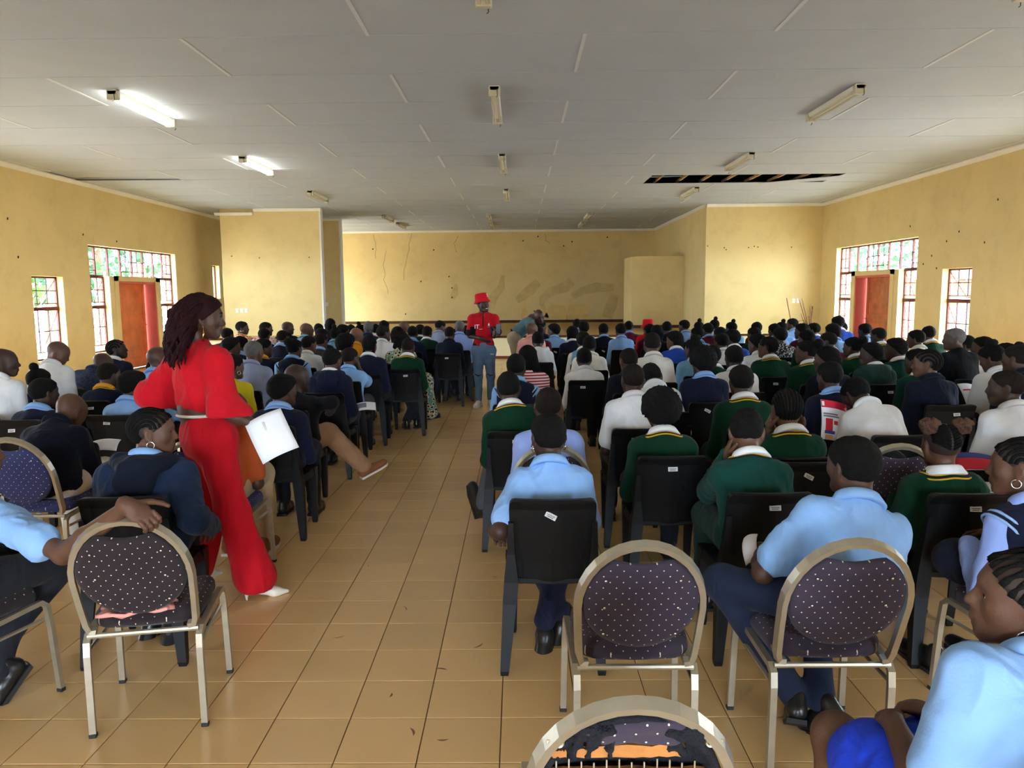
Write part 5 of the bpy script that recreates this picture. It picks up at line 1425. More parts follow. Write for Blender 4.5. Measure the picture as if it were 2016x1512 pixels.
dict(id='R52',x=4.250,y=11.342,ztop=1.193,hair='full',top='mrn',yaw=50),
dict(id='R53',x=3.738,y=9.796,ztop=1.168,hair='full',top='grnx',yaw=40),
dict(id='R54',x=4.771,y=12.245,ztop=1.169,hair='short',top='ryl',yaw=50),
dict(id='R55',x=2.862,y=7.452,ztop=1.196,hair='puff',top='grn',yaw=65,glasses=1),
dict(id='R56',x=2.787,y=6.767,ztop=1.180,hair='bob',top='nvp',yaw=60),
dict(id='R57',x=2.317,y=5.544,ztop=1.165,hair='short',top='nvb',yaw=10,skin=1),
dict(id='R58',x=3.754,y=9.133,ztop=1.188,hair='shaved',top='mrnw',yaw=50,skin=1),
dict(id='R59',x=5.247,y=12.319,ztop=1.178,hair='short',top='lbl',yaw=20),
dict(id='R60',x=4.886,y=11.583,ztop=1.301,hair='short',top='ryl',yaw=20),
dict(id='R61',x=4.436,y=10.672,ztop=1.218,hair='bob',top='lbl',yaw=25),
dict(id='R62',x=5.325,y=11.649,ztop=1.180,hair='short',top='lbl',yaw=30),
dict(id='R63',x=4.796,y=10.069,ztop=1.193,hair='shaved',top='grn',yaw=35,glasses=1,skin=1),
dict(id='R64',x=3.761,y=8.463,ztop=1.166,hair='puff',top='grn',yaw=45),
dict(id='R65',x=3.492,y=7.431,ztop=1.168,hair='full',top='grnh',yaw=65,skin=1),
dict(id='R66',x=3.913,y=7.800,ztop=1.187,hair='full',top='grn2',yaw=65,skin=1),
dict(id='R67',x=4.952,y=9.406,ztop=1.190,hair='short',top='whp',yaw=50),
dict(id='R68',x=5.764,y=10.647,ztop=1.180,hair='short',top='grn',yaw=5),
dict(id='R69',x=4.505,y=7.773,ztop=1.293,hair='bald',top='blkl',yaw=75,adult=1,hair2='shaved',hairmat=M_hairgrey),
dict(id='R70',x=5.131,y=8.668,ztop=1.166,hair='short',top='grn',yaw=50,skin=1),
dict(id='R71',x=4.930,y=7.998,ztop=1.188,hair='short',top='whs',yaw=60),
dict(id='R72',x=4.175,y=6.590,ztop=1.198,hair='toppuff',top='whs',yaw=35,pitch=-20),
dict(id='R73',x=4.599,y=7.103,ztop=1.180,hair='puff',top='whs',yaw=40),
dict(id='R74',x=3.946,y=5.916,ztop=1.250,hair='shaved',top='navyj',yaw=30),
dict(id='R75',x=3.334,y=6.099,ztop=1.198,hair='corncap',top='navyj',yaw=60,skin=2),
dict(id='R76',x=3.592,y=6.761,ztop=1.160,hair='short',top='grn2',yaw=30,word='green jumper with amber cuff'),
dict(id='R77',x=2.358,y=4.874,ztop=1.098,hair='short',top='whl',yaw=20,pitch=-38,lean=26,neck=26,side=-8,res=1,arms=['write', 'lap'],skin=3),
dict(id='R78',x=3.093,y=4.697,ztop=1.180,hair='shaved',top='whs',yaw=55,res=1,skin=1),
dict(id='R79',x=1.991,y=6.915,ztop=1.194,hair='short',top='whl',yaw=5,skin=3),
dict(id='R80',x=1.546,y=5.162,ztop=1.180,hair='short',top='grn',yaw=0,res=1,skin=1),
dict(id='R81',x=1.507,y=4.153,ztop=1.136,hair='cornrows',top='grn',yaw=-5,arms=['face', 'face'],hands=[1, 1],res=1,skin=2),
dict(id='R82',x=1.112,y=3.550,ztop=1.115,hair='short',top='grn2',yaw=-15,arms=['face', 'lap'],hands=[1, 0],res=0,pitch=-18,lean=14,skin=2,lowmat=M_greentr,legs='sit'),
dict(id='R83',x=1.985,y=3.520,ztop=1.031,hair='pigtails',top='grn',yaw=-3,res=0,skin=2,neck=2,lean=0,up=0.85,hs=0.95),
dict(id='R84',x=1.168,y=2.700,ztop=1.148,hair='short',top='lbs',side=14,roll=-6,yaw=18,banq='purple',legs='splay',res=0,lowmat=M_bluetr,skin=0,arms=[{'wrist': [-0.2, 0.27, 0.66], 'pole': [-0.7, -0.35, -0.75]}, 'lap'],sw=1.1),
dict(id='R85',x=2.003,y=2.880,ztop=1.086,hair='cornrows',top='lavvest',yaw=45,banq='purple',low='skirt',lowmat=M_navytr,res=0,earring='silver',skin=2,rot=8,arms=[{'wrist': [-0.12, 0.2, 0.64], 'pole': [-0.35, -0.85, -0.4]}, 'lap']),
dict(id='R86',x=1.017,y=1.480,ztop=1.116,hair='cornrows',top='lbs',side=25,roll=-14,sw=1.25,g=1.1,yaw=56,banq='purple',low='skirt',lowmat=M_royal,res=0,earring='silver',skin=2,rot=12,bare=1,arms=['lap', 'lap'],lean=14),
dict(id='R87',x=2.851,y=3.900,ztop=1.075,hair='short',top='mrnw',yaw=50,res=1,rot=20),
dict(id='L10',x=-1.792,y=3.550,ztop=1.144,hair='cornrows',top='nvhoodb',yaw=-80,rot=5,res=0,skin=2,earring='silver',legs='tuckn',g=1.15,sw=1.2,arms=['lap', 'side']),
dict(id='LA',x=-2.266,y=2.930,ztop=1.171,hair='short',top='lbs',yaw=-30,rot=-15,res=0,banq='brown',legs='tuck',skin=2,lowmat=M_darktr,custom=1),
]
# ================================================================== THE AUDIENCE
M_brownshoe=mat('brown_suede_shoe',srgb(128,78,46),.8,.15); M_lightsole=mat('pale_sole',srgb(214,204,190),.6,0)
M_hat=cloth('red_hat',srgb(196,20,32))
ORD=['nearest','second nearest','third nearest','fourth nearest','fifth nearest','sixth nearest','seventh nearest','eighth nearest','ninth nearest','tenth nearest','eleventh nearest','twelfth nearest','thirteenth nearest','fourteenth nearest','fifteenth nearest','sixteenth nearest']
def describe():
    seen={}
    for d in PEOPLE:
        hw=HAIRWORD.get(d['hair'],'red bucket hat'); w=(d.get('word') or TOPWORD[d['top']]).replace(' with gold neck stripes',' with gold stripes').replace('short-sleeved ','')
        blk='left of aisle' if d['x']<-.7 else 'right of aisle'
        d['_who']='adult' if d.get('adult') else 'student'; d['_w']=w; d['_h']=hw; d['_b']=blk
        seen.setdefault((d['_who'],w,hw),[]).append(d)
    for (who,w,hw),L in seen.items():
        base='%s in %s, %s'%(who,w,hw)
        if len(L)==1: L[0]['label']='seated '+base
        else:
            for b in ('left of aisle','right of aisle'):
                M=sorted([q for q in L if q['_b']==b],key=lambda q:q['y'])
                for i,q in enumerate(M):
                    q['label']=base+', '+b if len(M)==1 else base+', '+b+', '+(ORD[i] if i<len(M)-1 or i==0 else 'farthest')
    cs={}
    for d in PEOPLE: cs.setdefault((bool(d.get('banq')),d['_w'],d['_b']),[]).append(d)
    for (bq,w,b),L in cs.items():
        base=('dotted banquet chair' if bq else 'black plastic chair')+' under person in '+w
        L.sort(key=lambda q:q['y'])
        other=cs.get((bq,w,'left of aisle' if b[0]=='r' else 'right of aisle'))
        for i,q in enumerate(L):
            s=base
            if other: s+=', '+b
            if len(L)>1: s+=', '+(ORD[i] if i<len(L)-1 or i==0 else 'farthest')
            if len(s.split())>16: s=s.replace('black plastic chair','black chair').replace(' under person in ',' under ')
            q['chair_label']=s
describe()
INFO={}
for d in PEOPLE:
    d=dict(d); tops=TOPS[d['top']]
    if d['id']=='L2': tops=dict(tops,collar=wh)
    res=d.get('res',1 if d['y']<6.2 else 2); d['res']=res
    d['top']=tops
    d['seat']=.46 if d.get('banq') else .43
    d['skin']=d.get('skin',0)
    if d.get('shoe')=='brown': d['shoe']=M_brownshoe; d['solemat']=M_lightsole
    hat=d['hair']=='hat'
    if hat: d['hair']='short'
    if d.get('hair2'): d['hair']=d['hair2']
    d['group']='seated audience'
    ch=d['id']
    rot=d.get('rot',0)
    if ch=='LA':
        # right arm laid along the next chair's back
        c_,s_=math.cos(math.radians(-rot)),math.sin(math.radians(-rot))
        def loc(p):
            x,y=p[0]-d['x'],p[1]-d['y']; return npa(c_*x-s_*y,s_*x+c_*y,p[2])
        d['arms']=['lap',dict(elbow=loc((-1.70,2.73,.74)),wrist=loc((-1.385,2.615,.955)),dir=loc((-1.385+.75,2.615-.15,.955-.42))-loc((-1.385,2.615,.955)),nrm=(0.1,-.5,.85),curl=1.1)]
        d['hands']=[0,1]
    if ch=='R86' : d['hands']=[0,0]
    p,info=person(d); INFO[ch]=(p,info)
    if hat:
        mb=MB().lathe([(.125,-.035),(.122,-.030),(.098,.02),(.094,.03),(.088,.10),(.07,.115),(.01,.118)],20)
        o=mb.build('bucket_hat',M_hat,p,smooth=True); o.matrix_local=info['Mx']@Matrix.Translation((0,-.008,.03))
    if ch=='R83':
        for sx in (-1,1): link('hair_puff',PUFF,p,mtx=info['Mx']@Matrix.Translation((sx*.078,-.03,.108)))
    if ch=='R84': d['x']=1.075
    if d.get('banq'): banquet_chair(d['x'],d['y'],rot,d['chair_label'],'upholstered banquet chairs',d['banq'])
    else: plastic_chair(d['x'],d['y'],rot,d['chair_label'],'black plastic chairs',sticker=True)

# ---------------------------------------------------------------- further chairs nobody sits on
EMP='upholstered banquet chairs'
banquet_chair(.395,2.69,0,'empty purple dotted banquet chair in the front, studs on its back',EMP,'purple')
banquet_chair(-1.49,2.98,11,'empty brown dotted banquet chair holding a pink cloth on its seat',EMP,'brown')
banquet_chair(1.98,4.2,-4,'banquet chair with a black bag heaped on it, behind the brown puffs',EMP,'purple')
plastic_chair(1.50,4.26,0,'empty black plastic chair beside the girl with cornrows and hand at cheek','black plastic chairs')
# ---------------------------------------------------------------- broken chair at the lower edge
def broken_chair(x,y,rot):
    t=banquet_chair(x,y,rot,'broken banquet chair with torn back showing orange boards, at the bottom edge',EMP,'purple',back=False,name='broken_chair')
    M_board=mat('orange_plywood',srgb(176,116,62),.7,.3,9,.4,60); M_rag=mat('black_torn_fabric',(.012,.012,.016),.95,.2,40,.9,150); M_zip=mat('staple_metal',srgb(196,186,160),.35,0,metal=.8)
    # hollow oval shell left of the padding
    out=[]
    for a in np.linspace(-90,270,40,endpoint=False): out.append((.190*math.cos(math.radians(a)),.665+.20*math.sin(math.radians(a))))
    rows=[]
    for sc,off in ((.0,.050),(.6,.050),(.95,.045),(1.0,.02),(1.0,-.004),(.93,-.004),(.90,.02),(.5,.036),(.0,.036)):
        rows.append([(x_*sc,by(.665+(z_-.665)*sc)+off,.665+(z_-.665)*sc) for x_,z_ in out])
    V,F=loftVF(rows); link('back_shell',mesh_from('back_shell',V,F[:-2],M_rag,True),t)
    V,F=soft([Cn((-.085,by(.845)+.012,.838),(.085,by(.845)+.012,.838),.020,k=.02),Cn((-.085,by(.81)+.012,.812),(.085,by(.81)+.012,.812),.020,k=.02)],.006,wob=rs_wob(77,.004,60))
    o=link('torn_fabric_strip',mesh_from('torn_fabric_strip',V,F,FAB['purple'][0],True),t)
    def board(z0,z1,w0,w1,nm,sd):
        rs=np.random.RandomState(sd); n=14; rows=[]
        for i in range(n):
            u=-1+2*i/(n-1); xx=(w0+w1)/2+(w1-w0)/2*u; a=z0+rs.uniform(-.003,.003); b=z1+rs.uniform(-.004,.004)
            rows.append([(xx,by(a)-.010,a),(xx,by(b)-.010,b),(xx,by(b)+.012,b),(xx,by(a)+.012,a)])
        V,F=loftVF(rows); link(nm,mesh_from(nm,V,F,M_board),t)
    board(.765,.795,-.115,.10,'upper_board',1); board(.66,.722,-.165,.15,'lower_board',2); board(.765,.782,-.17,-.135,'board_stub',3)
    for k in range(12):
        xx=-.155+k*.0255; zz=.735+.006*math.sin(k*1.7)
        MB().cbox((xx,by(zz)-.006,zz),(.0035,.003,.026),.0008).build('staple',M_zip,t)
    for s in (-1,1):
        mb=MB(); w=[npa(s*.150+math.cos(a)*.008,by(.80)-.006,.80+math.sin(a)*.008) for a in np.linspace(0,6.283,12,endpoint=False)]
        mb.tube(w,.003,5,closed=True); mb.cbox((s*.165,by(.803)-.006,.803),(.022,.003,.010),.001); mb.build('fixing_lug',M_zip,t)
        V,F=soft([Cn((s*.085+dx,by(.83)-.004,.832),(s*.095+dx*1.3,by(.78)-.010,.77+dy),.014,.004,.01) for dx,dy in ((-.02,.01),(0,0),(.02,.02),(.035,.0))],.006,wob=rs_wob(40+s,.006,120))
        link('frayed_fabric',mesh_from('frayed_fabric',V,F,M_rag,True),t)
broken_chair(.225,1.75,0)
# ---------------------------------------------------------------- things on and by the chairs
def cloth_piece(name,x,y,z,rot,m,label,cat,w,dp,seed,th=.012):
    rs=np.random.RandomState(seed); n=12; V=[];F=[]
    for j in range(n):
        for i in range(n):
            u,v=i/(n-1)-.5,j/(n-1)-.5
            V.append((u*w+.012*math.sin(v*9+seed),v*dp+.016*math.sin(u*7+seed*2),.010+.014*abs(math.sin(u*8+v*5+seed))+.008*rs.rand()))
    top=len(V)
    for j in range(n):
        for i in range(n):
            p=V[j*n+i]; V.append((p[0],p[1],max(p[2]-th,0.0)))
    for j in range(n-1):
        for i in range(n-1):
            a=j*n+i; F.append((a,a+1,a+n+1,a+n)); b=a+top; F.append((b,b+n,b+n+1,b+1))
    for i in range(n-1):
        for a,b in (((0*n+i),(0*n+i+1)),((n-1)*n+i+1,(n-1)*n+i),((i+1)*n,i*n),(i*n+n-1,(i+1)*n+n-1)): F.append((b,a,a+top,b+top))
    o=link(name,mesh_from(name,V,F,m,True),None,(x,y,z),(0,0,math.radians(rot))); tag(o,label,cat); return o
cloth_piece('pink_cloth',-1.475,2.80,.484,14,cloth('salmon_pink',srgb(226,150,138)),'crumpled pink cloth on the seat of the empty brown chair','cloth',.25,.11,3)
# black bag heaped on a chair
V,F=soft([El((0,0,.12),(.19,.17,.13),None,.06),El((.10,.03,.22),(.10,.09,.10),None,.06),El((-.08,-.03,.20),(.11,.10,.08),None,.06),Cn((-.14,-.12,.05),(.14,-.14,.10),.06,k=.05)],.012,[lambda X,Y,Z:-(Z-.002)+0*X+0*Y],folds(5,.016,24))
t=link('black_bag',mesh_from('black_bag',V,F,cloth('black_bag',(.012,.012,.014)),True),None,(1.98,4.21,.482)); tag(t,'black bag or jacket heaped on the banquet chair','bag')
MB().tube([(-.16,-.14,.16),(-.1,-.2,.10),(.0,-.21,.06),(.1,-.19,.10)],.009,6).build('strap',bk,t,smooth=True)
M_paper=mat('white_paper',srgb(232,232,236),.8,.02); M_print=mat('printed_text',srgb(120,124,140),.8,0); M_redink=mat('red_print',srgb(206,40,58),.7,0); M_blueink=mat('blue_print',srgb(60,72,150),.7,0); M_tanink=mat('tan_print',srgb(206,160,110),.7,0)
def sheet(name,loc,R,w,h,label,cat='paper',bend=.02,marks=(),pages=1,group=None):
    """a curved sheet or booklet; marks are (u0,v0,u1,v1,material) printed areas"""
    t=empty(name,loc); t.rotation_euler=Matrix([[R[i][j] for j in range(3)] for i in range(3)]).to_euler(); tag(t,label,cat,group)
    n=9
    def P(u,v,o=0): return (u*w-w/2,v*h-h/2,bend*math.sin(u*math.pi)+bend*.6*math.sin(v*3)+o)
    def grid(u0,v0,u1,v1,o,th,m,nm,par):
        V=[];F=[]
        for s in (0,-th):
            for j in range(n):
                for i in range(n): V.append(P(u0+(u1-u0)*i/(n-1),v0+(v1-v0)*j/(n-1),o+s))
        q=n*n
        for j in range(n-1):
            for i in range(n-1):
                a=j*n+i; F.append((a,a+1,a+n+1,a+n)); F.append((a+q,a+q+n,a+q+n+1,a+q+1))
        for i in range(n-1):
            for a,b in ((i+1,i),((n-1)*n+i,(n-1)*n+i+1),(i*n,(i+1)*n),((i+1)*n+n-1,i*n+n-1)): F.append((a,b,b+q,a+q))
        return link(nm,mesh_from(nm,V,F,m,True),par)
    g=grid(0,0,1,1,0,.0012*pages,M_paper,'page',t)
    for (a,b,c,dd,m) in marks:
        grid(a,b,c,dd,.0008,.0003,m,'printed_area',g)
    return t
def frame(x,n):
    n=unit(n); x=np.asarray(x,float); x=unit(x-n*(x@n)); return np.stack([x,np.cross(n,x),n],1)
# booklet read by the boy in white
o=INFO['R77'][0].location
booklet=[(.0,.80,1,1,M_redink),(.05,.62,.55,.66,M_print),(.05,.56,.6,.6,M_print),(.12,.22,.36,.52,M_redink),(.40,.38,.55,.48,M_redink),(.1,.14,.45,.22,M_blueink),(.12,.0,.4,.12,M_tanink),(.02,.84,.1,.96,M_paper)]
sheet('booklet',(o[0]-.21,o[1]+.28,.80),frame((.86,-.25,.0),(.25,-.80,.35)),.20,.28,'red and white printed booklet read by the bowed boy in white','booklet',marks=booklet,pages=4)
o=INFO['R72'][0].location
sheet('leaflet',(o[0]-.17,o[1]+.14,.74),frame((.8,-.3,.3),(.3,-.7,.5)),.19,.25,'white leaflet with red and blue print held at the right edge','booklet',marks=[(.1,.7,.8,.76,M_redink),(.3,.5,.9,.56,M_redink),(.2,.3,.85,.38,M_blueink)],pages=3)
sheet('open_book',(2.42,3.62,.66),frame((.8,-.5,.0),(-.15,-.45,.85)),.30,.21,'open white workbook with printed lines at the right edge','book',marks=[(.1,.8,.45,.84,M_print),(.1,.7,.45,.74,M_print),(.1,.6,.45,.64,M_print),(.55,.8,.9,.84,M_print),(.55,.7,.9,.74,M_print),(.3,.3,.9,.36,M_blueink)],pages=6)
sheet('magazine',(2.72,4.45,.66),frame((.9,-.2,.0),(0,-.3,.95)),.28,.20,'dark red and blue magazine on a lap at the right','magazine',marks=[(0,0,1,.6,M_redink),(0,.6,1,1,M_blueink)],pages=4)
sheet('folded_paper',(.925,2.95,.665),frame((.4,.9,.2),(-.6,-.3,.7)),.14,.06,'folded white paper under the arm of the front boy in light blue','paper',pages=3)
w5=INFO['L5'][0].location; a5=INFO['L5'][1]['arms'][1]
sheet('note_sheet',(w5[0]+a5[2][0]+.02,w5[1]+a5[2][1]+.09,a5[2][2]-.005),frame((1,.2,0),(0,-.4,.9)),.21,.13,'white sheet written on by the man in the navy jacket','paper',pages=1)
sheet('leaflet',(-1.50,7.30,.60),frame((.9,.2,0),(0,-.35,.9)),.22,.15,'grey and white leaflet lying on an aisle chair seat at left','leaflet',marks=[(.1,.2,.6,.8,M_print)],pages=2)
# pencil on the floor
t=MB().tube([(0,0,.004),(.10,.03,.004)],.0035,6).build('pencil',mat('pencil_wood',srgb(205,160,130),.6),None,(1.30,2.78,.001)); tag(t,'small pinkish pencil stub on the floor near the front chair','pencil')

# dried twigs standing in the corner
M_twig=mat('dry_twig',srgb(120,84,54),.9,.2)
t=empty('dried_branches',(7.75,20.35,0)); tag(t,'bundle of dried twigs standing in the right corner by the stage','branches')
rs=np.random.RandomState(3)
for i in range(13):
    a=rs.uniform(0,6.28); r=rs.uniform(.1,.42); h=rs.uniform(.9,1.55); ax=-abs(math.cos(a)) if math.cos(a)>.5 else math.cos(a)
    pts=[(0.02*math.cos(a),.02*math.sin(a),0),(ax*r*.3,math.sin(a)*r*.3-.1,h*.5),(ax*r*.8,math.sin(a)*r*.6-.15,h*.85),(ax*r*(1.0 if i%3 else 1.5),math.sin(a)*r*.7-.15,h*(1 if i%3 else .8))]
    MB().tube(pts,[.018,.015,.011,.006],5).build('twig',M_twig,t,smooth=True)
MB().tube([(-.55,-.1,.9),(-.68,-.1,1.5)],.012,6).tube([(-.55,-.1,.9),(-.2,-.1,.0)],.012,6).build('stick',M_twig,t)
# ================================================================== STANDING FIGURES
def text_mesh(body,size,m,ext=.0006):
    cu=bpy.data.curves.new('lettering','FONT'); cu.body=body; cu.size=size; cu.extrude=ext; cu.align_x='CENTER'; cu.align_y='CENTER'
    o=bpy.data.objects.new('lettering_source',cu); COL.objects.link(o)
    dg=bpy.context.evaluated_depsgraph_get(); me=bpy.data.meshes.new_from_object(o.evaluated_get(dg)); me.name='lettering'
    bpy.data.objects.remove(o); me.materials.clear(); me.materials.append(m); return me
def basisM(c,x,y,z):
    M_=Matrix.Identity(4)
    for i in range(3): M_[i][0]=x[i];M_[i][1]=y[i];M_[i][2]=z[i];M_[i][3]=c[i]
    return M_
def headM(hc,Rh,s): return basisM(hc,Rh[:,0]*s,Rh[:,1]*s,Rh[:,2]*s)
def face_bits(root,Mx,brow=True):
    for s in (-1,1):
        link('eye',EYE,root,mtx=Mx@Matrix.Translation((s*.030,.0785,.005)))
        if brow: MB().tube([(s*.014,.100,.027),(s*.032,.097,.031),(s*.048,.084,.025)],[.003,.0035,.002],5).build('eyebrow',M_hair,root,mtx=Mx,smooth=True)
# ---------------------------------------------------------------- woman in red walking up the aisle
W0=npa(-1.62,4.1,0)
root=empty('person',tuple(W0)); tag(root,'woman in red blouse and wide red trousers walking with a sheet of paper','person')
L_=lambda *p: npa(*p)-W0
hd=-math.radians(68); Rh=Rz(hd)@Rx(math.radians(-4)); hc=L_(-1.700,4.10,1.575); T=HeadT(hc,Rh,1.0)
nb=L_(-1.745,4.10,1.415); hip=L_(-1.70,4.10,.93)
S=[L_(-1.875,4.20,1.345),L_(-1.590,4.00,1.345)]
E=[L_(-2.075,4.26,1.135),L_(-1.535,3.93,1.085)]; Wr=[L_(-1.86,4.24,1.045),L_(-1.375,3.97,1.000)]
fw=npa(math.sin(-hd*.75),math.cos(hd*.75),0); rt=npa(fw[1],-fw[0],0)
K=[L_(-1.735,4.20,.49),L_(-1.590,4.07,.52)]; An=[L_(-1.90,4.22,.13),L_(-1.475,4.09,.115)]
hips=[hip-rt*.085,hip+rt*.085]
pr=head_prims(T)+[Cn(nb-npa(0,0,.03),T(npa(0,-.022,-.05)),.050,.044,.02),Cn(nb-npa(0,0,.06),L_(-1.725,4.08,1.09),.09,.10,.06),Cn(L_(-1.725,4.08,1.12),L_(-1.715,4.09,1.0),.115,.115,.06),Cn(hips[0],hips[1],.09,k=.06)]
for i in (0,1): pr+=[Cn(nb-npa(0,0,.04),S[i],.05,.045,.04),Cn(S[i],E[i],.045,.036,.03),Cn(hips[i],K[i],.085,.055,.04),Cn(K[i],An[i],.052,.034,.03)]
pr+=[Cn(E[0],Wr[0],.037,.026,.02)]
parts=[soft(pr,.0075)]
hdir=unit(npa(.95,.1,-.32))
parts.append(soft([Cn(E[1],E[1]+(Wr[1]-E[1])*.35,.037,.036,.02),Cn(E[1]+(Wr[1]-E[1])*.35,Wr[1],.036,.024,.02)]+hand_prims(Wr[1],hdir,npa(.25,-.55,.8),-1,1.15,.95),.005))
V,F=joinVF(parts); link('body',mesh_from('body',V,F,SKIN[0],True),root)
wob=lambda X,Y,Z: folds(301,.007,22)(X,Y,Z)+folds(302,.003,60)(X,Y,Z)
gp=[Cn(S[0],S[1],.062,k=.05),Cn(nb-npa(0,0,.02),S[0],.055,.06,.05),Cn(nb-npa(0,0,.02),S[1],.055,.06,.05),El(L_(-1.735,4.08,1.24),(.145,.125,.17),Rz(-.8),.07),El(L_(-1.72,4.08,1.12),(.150,.130,.07),Rz(-.8),.05),
    Cn(S[0],E[0],.066,.085,.05),Cn(S[1],E[1],.066,.088,.05),Cn(E[0],E[0]+(Wr[0]-E[0])*.45,.085,.070,.05),Cn(E[1],E[1]+(Wr[1]-E[1])*.40,.088,.082,.05),Cn(nb-npa(0,0,.05),nb+npa(0,0,.012),.065,.062,.04)]
V,F=soft(gp,.009,[lambda X,Y,Z:(1.065-Z)+0*X+0*Y],wob)
gar=link('blouse',mesh_from('blouse',V,F,red,True),root)
tp=[Cn(hips[0],hips[1],.125,k=.07),Cn(L_(-1.715,4.09,1.03),hip,.122,.14,.06)]
for i in (0,1):
    e=K[i]+(An[i]-K[i])*.96
    tp+=[Cn(hips[i],K[i],.105,.082,.06),Cn(K[i],e,.084,.118,.05)]
V,F=soft(tp,.010,[lambda X,Y,Z:(.055-Z)+0*X+0*Y,lambda X,Y,Z:(Z-1.055)+0*X+0*Y],lambda X,Y,Z: folds(311,.008,20)(X,Y,Z))
tr=link('trousers',mesh_from('trousers',V,F,red,True),root)
C_=L_(-1.717,4.09,1.056); MB().tube([C_+npa(math.cos(a)*.135,math.sin(a)*.135,0) for a in np.linspace(0,6.283,24,endpoint=False)],.009,6,closed=True).build('belt',mat('pale_belt',srgb(214,206,196),.4),tr,smooth=True)
M_heel=mat('white_court_shoe',srgb(232,222,206),.3,.03,spec=.5)
for i,(a,yaw) in enumerate(((An[0],-60),(An[1],-62))):
    d=npa(math.sin(math.radians(-yaw)),math.cos(math.radians(yaw)),0)
    hb=a-d*.045; toe=a+d*.165
    z0=0 if i else .06
    mb_=soft([Cn((hb[0],hb[1],z0+.075),(hb[0]+d[0]*.03,hb[1]+d[1]*.03,z0+.07),.028,.028,.02),Cn((hb[0]+d[0]*.02,hb[1]+d[1]*.02,z0+.062),(toe[0]-d[0]*.06,toe[1]-d[1]*.06,z0+.022),.024,.026,.02),Cn((toe[0]-d[0]*.07,toe[1]-d[1]*.07,z0+.022),(toe[0],toe[1],z0+.014),.028,.010,.02),Cn((hb[0]-d[0]*.01,hb[1]-d[1]*.01,z0+.06),(hb[0]-d[0]*.012,hb[1]-d[1]*.012,z0+.005),.014,.006,.01)],.0055,[lambda X,Y,Z:(z0+.001-Z)+0*X+0*Y])
    link('high_heel_shoe',mesh_from('high_heel_shoe',*mb_,M_heel,True),root)
Mx=headM(hc,Rh,1.0); face_bits(root,Mx)
# hair: smooth crown, long wavy lengths down the back
parts=[hair_cap(.015,.007,-.005,wob=rs_wob(91,.0015,90)),soft([Cn((0,-.09,.0),(0,-.125,-.16),.075,.06,.05),Cn((.05,-.06,-.02),(.04,-.10,-.13),.05,.045,.05),Cn((-.05,-.06,-.02),(-.04,-.10,-.13),.05,.045,.05),Cn((0,-.125,-.16),(0,-.14,-.25),.055,.03,.05)],.009,wob=folds(93,.014,60))]
rs=np.random.RandomState(14)
for i in range(150):
    la=rs.uniform(-1.4,1.4); lo=rs.uniform(.1,1.55); p=skull(la,lo,.010); pts=[skull(la*.8,lo-.7,.008),skull(la*.95,lo-.3,.014),p]; n=rs.randint(7,11); ln=rs.uniform(.028,.041)
    ph=rs.rand()*6
    for j in range(1,n): pts.append(p+npa(la*.012*min(j,4)+.014*math.sin(j*1.5+ph),-.055*(1-math.exp(-j*.45))*1.25+.011*math.cos(j*1.6+ph),-ln*j*(.9 if j>2 else .7)))
    parts.append(tubeVF(pts,[.006,.009]+[.0095]*(len(pts)-4)+[.007,.002],5))
V,F=joinVF(parts); link('hair',mesh_from('hair',V,F,M_hairred,True),root,mtx=Mx)
MB().tube([(.079,.004,-.036),(.080,.006,-.06)],.002,5).tube([(.080,.006,-.055),(.081,.006,-.125)],[.006,.0065],6).build('earring',M_gold,root,mtx=Mx,smooth=True)
MB().tube([(-.079,.004,-.036),(-.080,.006,-.06)],.002,5).tube([(-.080,.006,-.055),(-.081,.006,-.125)],[.006,.0065],6).build('earring',M_gold,root,mtx=Mx,smooth=True)
sheet('paper_sheet',(-1.300,3.935,.955),frame((.80,.05,.42),(.12,-.9,.35)),.20,.235,'white sheet of paper held by the walking woman in red','paper',bend=.03)
t=MB().tube([(0,0,0),(.055,-.012,-.13)],.0055,8).tube([(.055,-.012,-.13),(.060,-.013,-.142)],[.005,.001],6).build('pen',mat('white_pen',srgb(225,225,225),.3,0),None,(-1.335,3.905,1.035),smooth=True); tag(t,'white pen in the hand of the walking woman in red','pen')

# ---------------------------------------------------------------- man in red shirt and bucket hat facing the hall
W0=npa(-.52,11.36,0)
root=empty('person',tuple(W0)); tag(root,'standing man in red polo shirt, red bucket hat and ripped jeans','person')
hs=.98; face=math.radians(180+35); Rh=Rz(face)@Rx(math.radians(3))@Ry(math.radians(4)); hc=npa(-.005,-.02,1.525); T=HeadT(hc,Rh,hs)
nb=npa(0,.02,1.375); S=[npa(-.165,0,1.315),npa(.165,0,1.315)]
E=[npa(-.205,-.01,1.06),npa(.215,.0,1.07)]; Wr=[npa(-.03,-.17,1.035),npa(.165,-.19,1.07)]
hips=[npa(-.085,0,.84),npa(.085,0,.84)]; K=[npa(-.085,-.02,.46),npa(.10,.0,.46)]; An=[npa(-.085,.02,.085),npa(.09,.10,.085)]
pr=head_prims(T)+[Cn(nb-npa(0,0,.03),T(npa(0,-.022,-.05)),.052,.047,.02),Cn(nb-npa(0,0,.06),npa(0,0,.9),.09,.10,.06),Cn(hips[0],hips[1],.08,k=.05)]
for i in (0,1): pr+=[Cn(nb-npa(0,0,.05),S[i],.05,.045,.04),Cn(S[i],E[i],.042,.035,.03),Cn(hips[i],K[i],.075,.05,.04),Cn(K[i],An[i],.05,.035,.03)]
parts=[soft(pr,.009)]
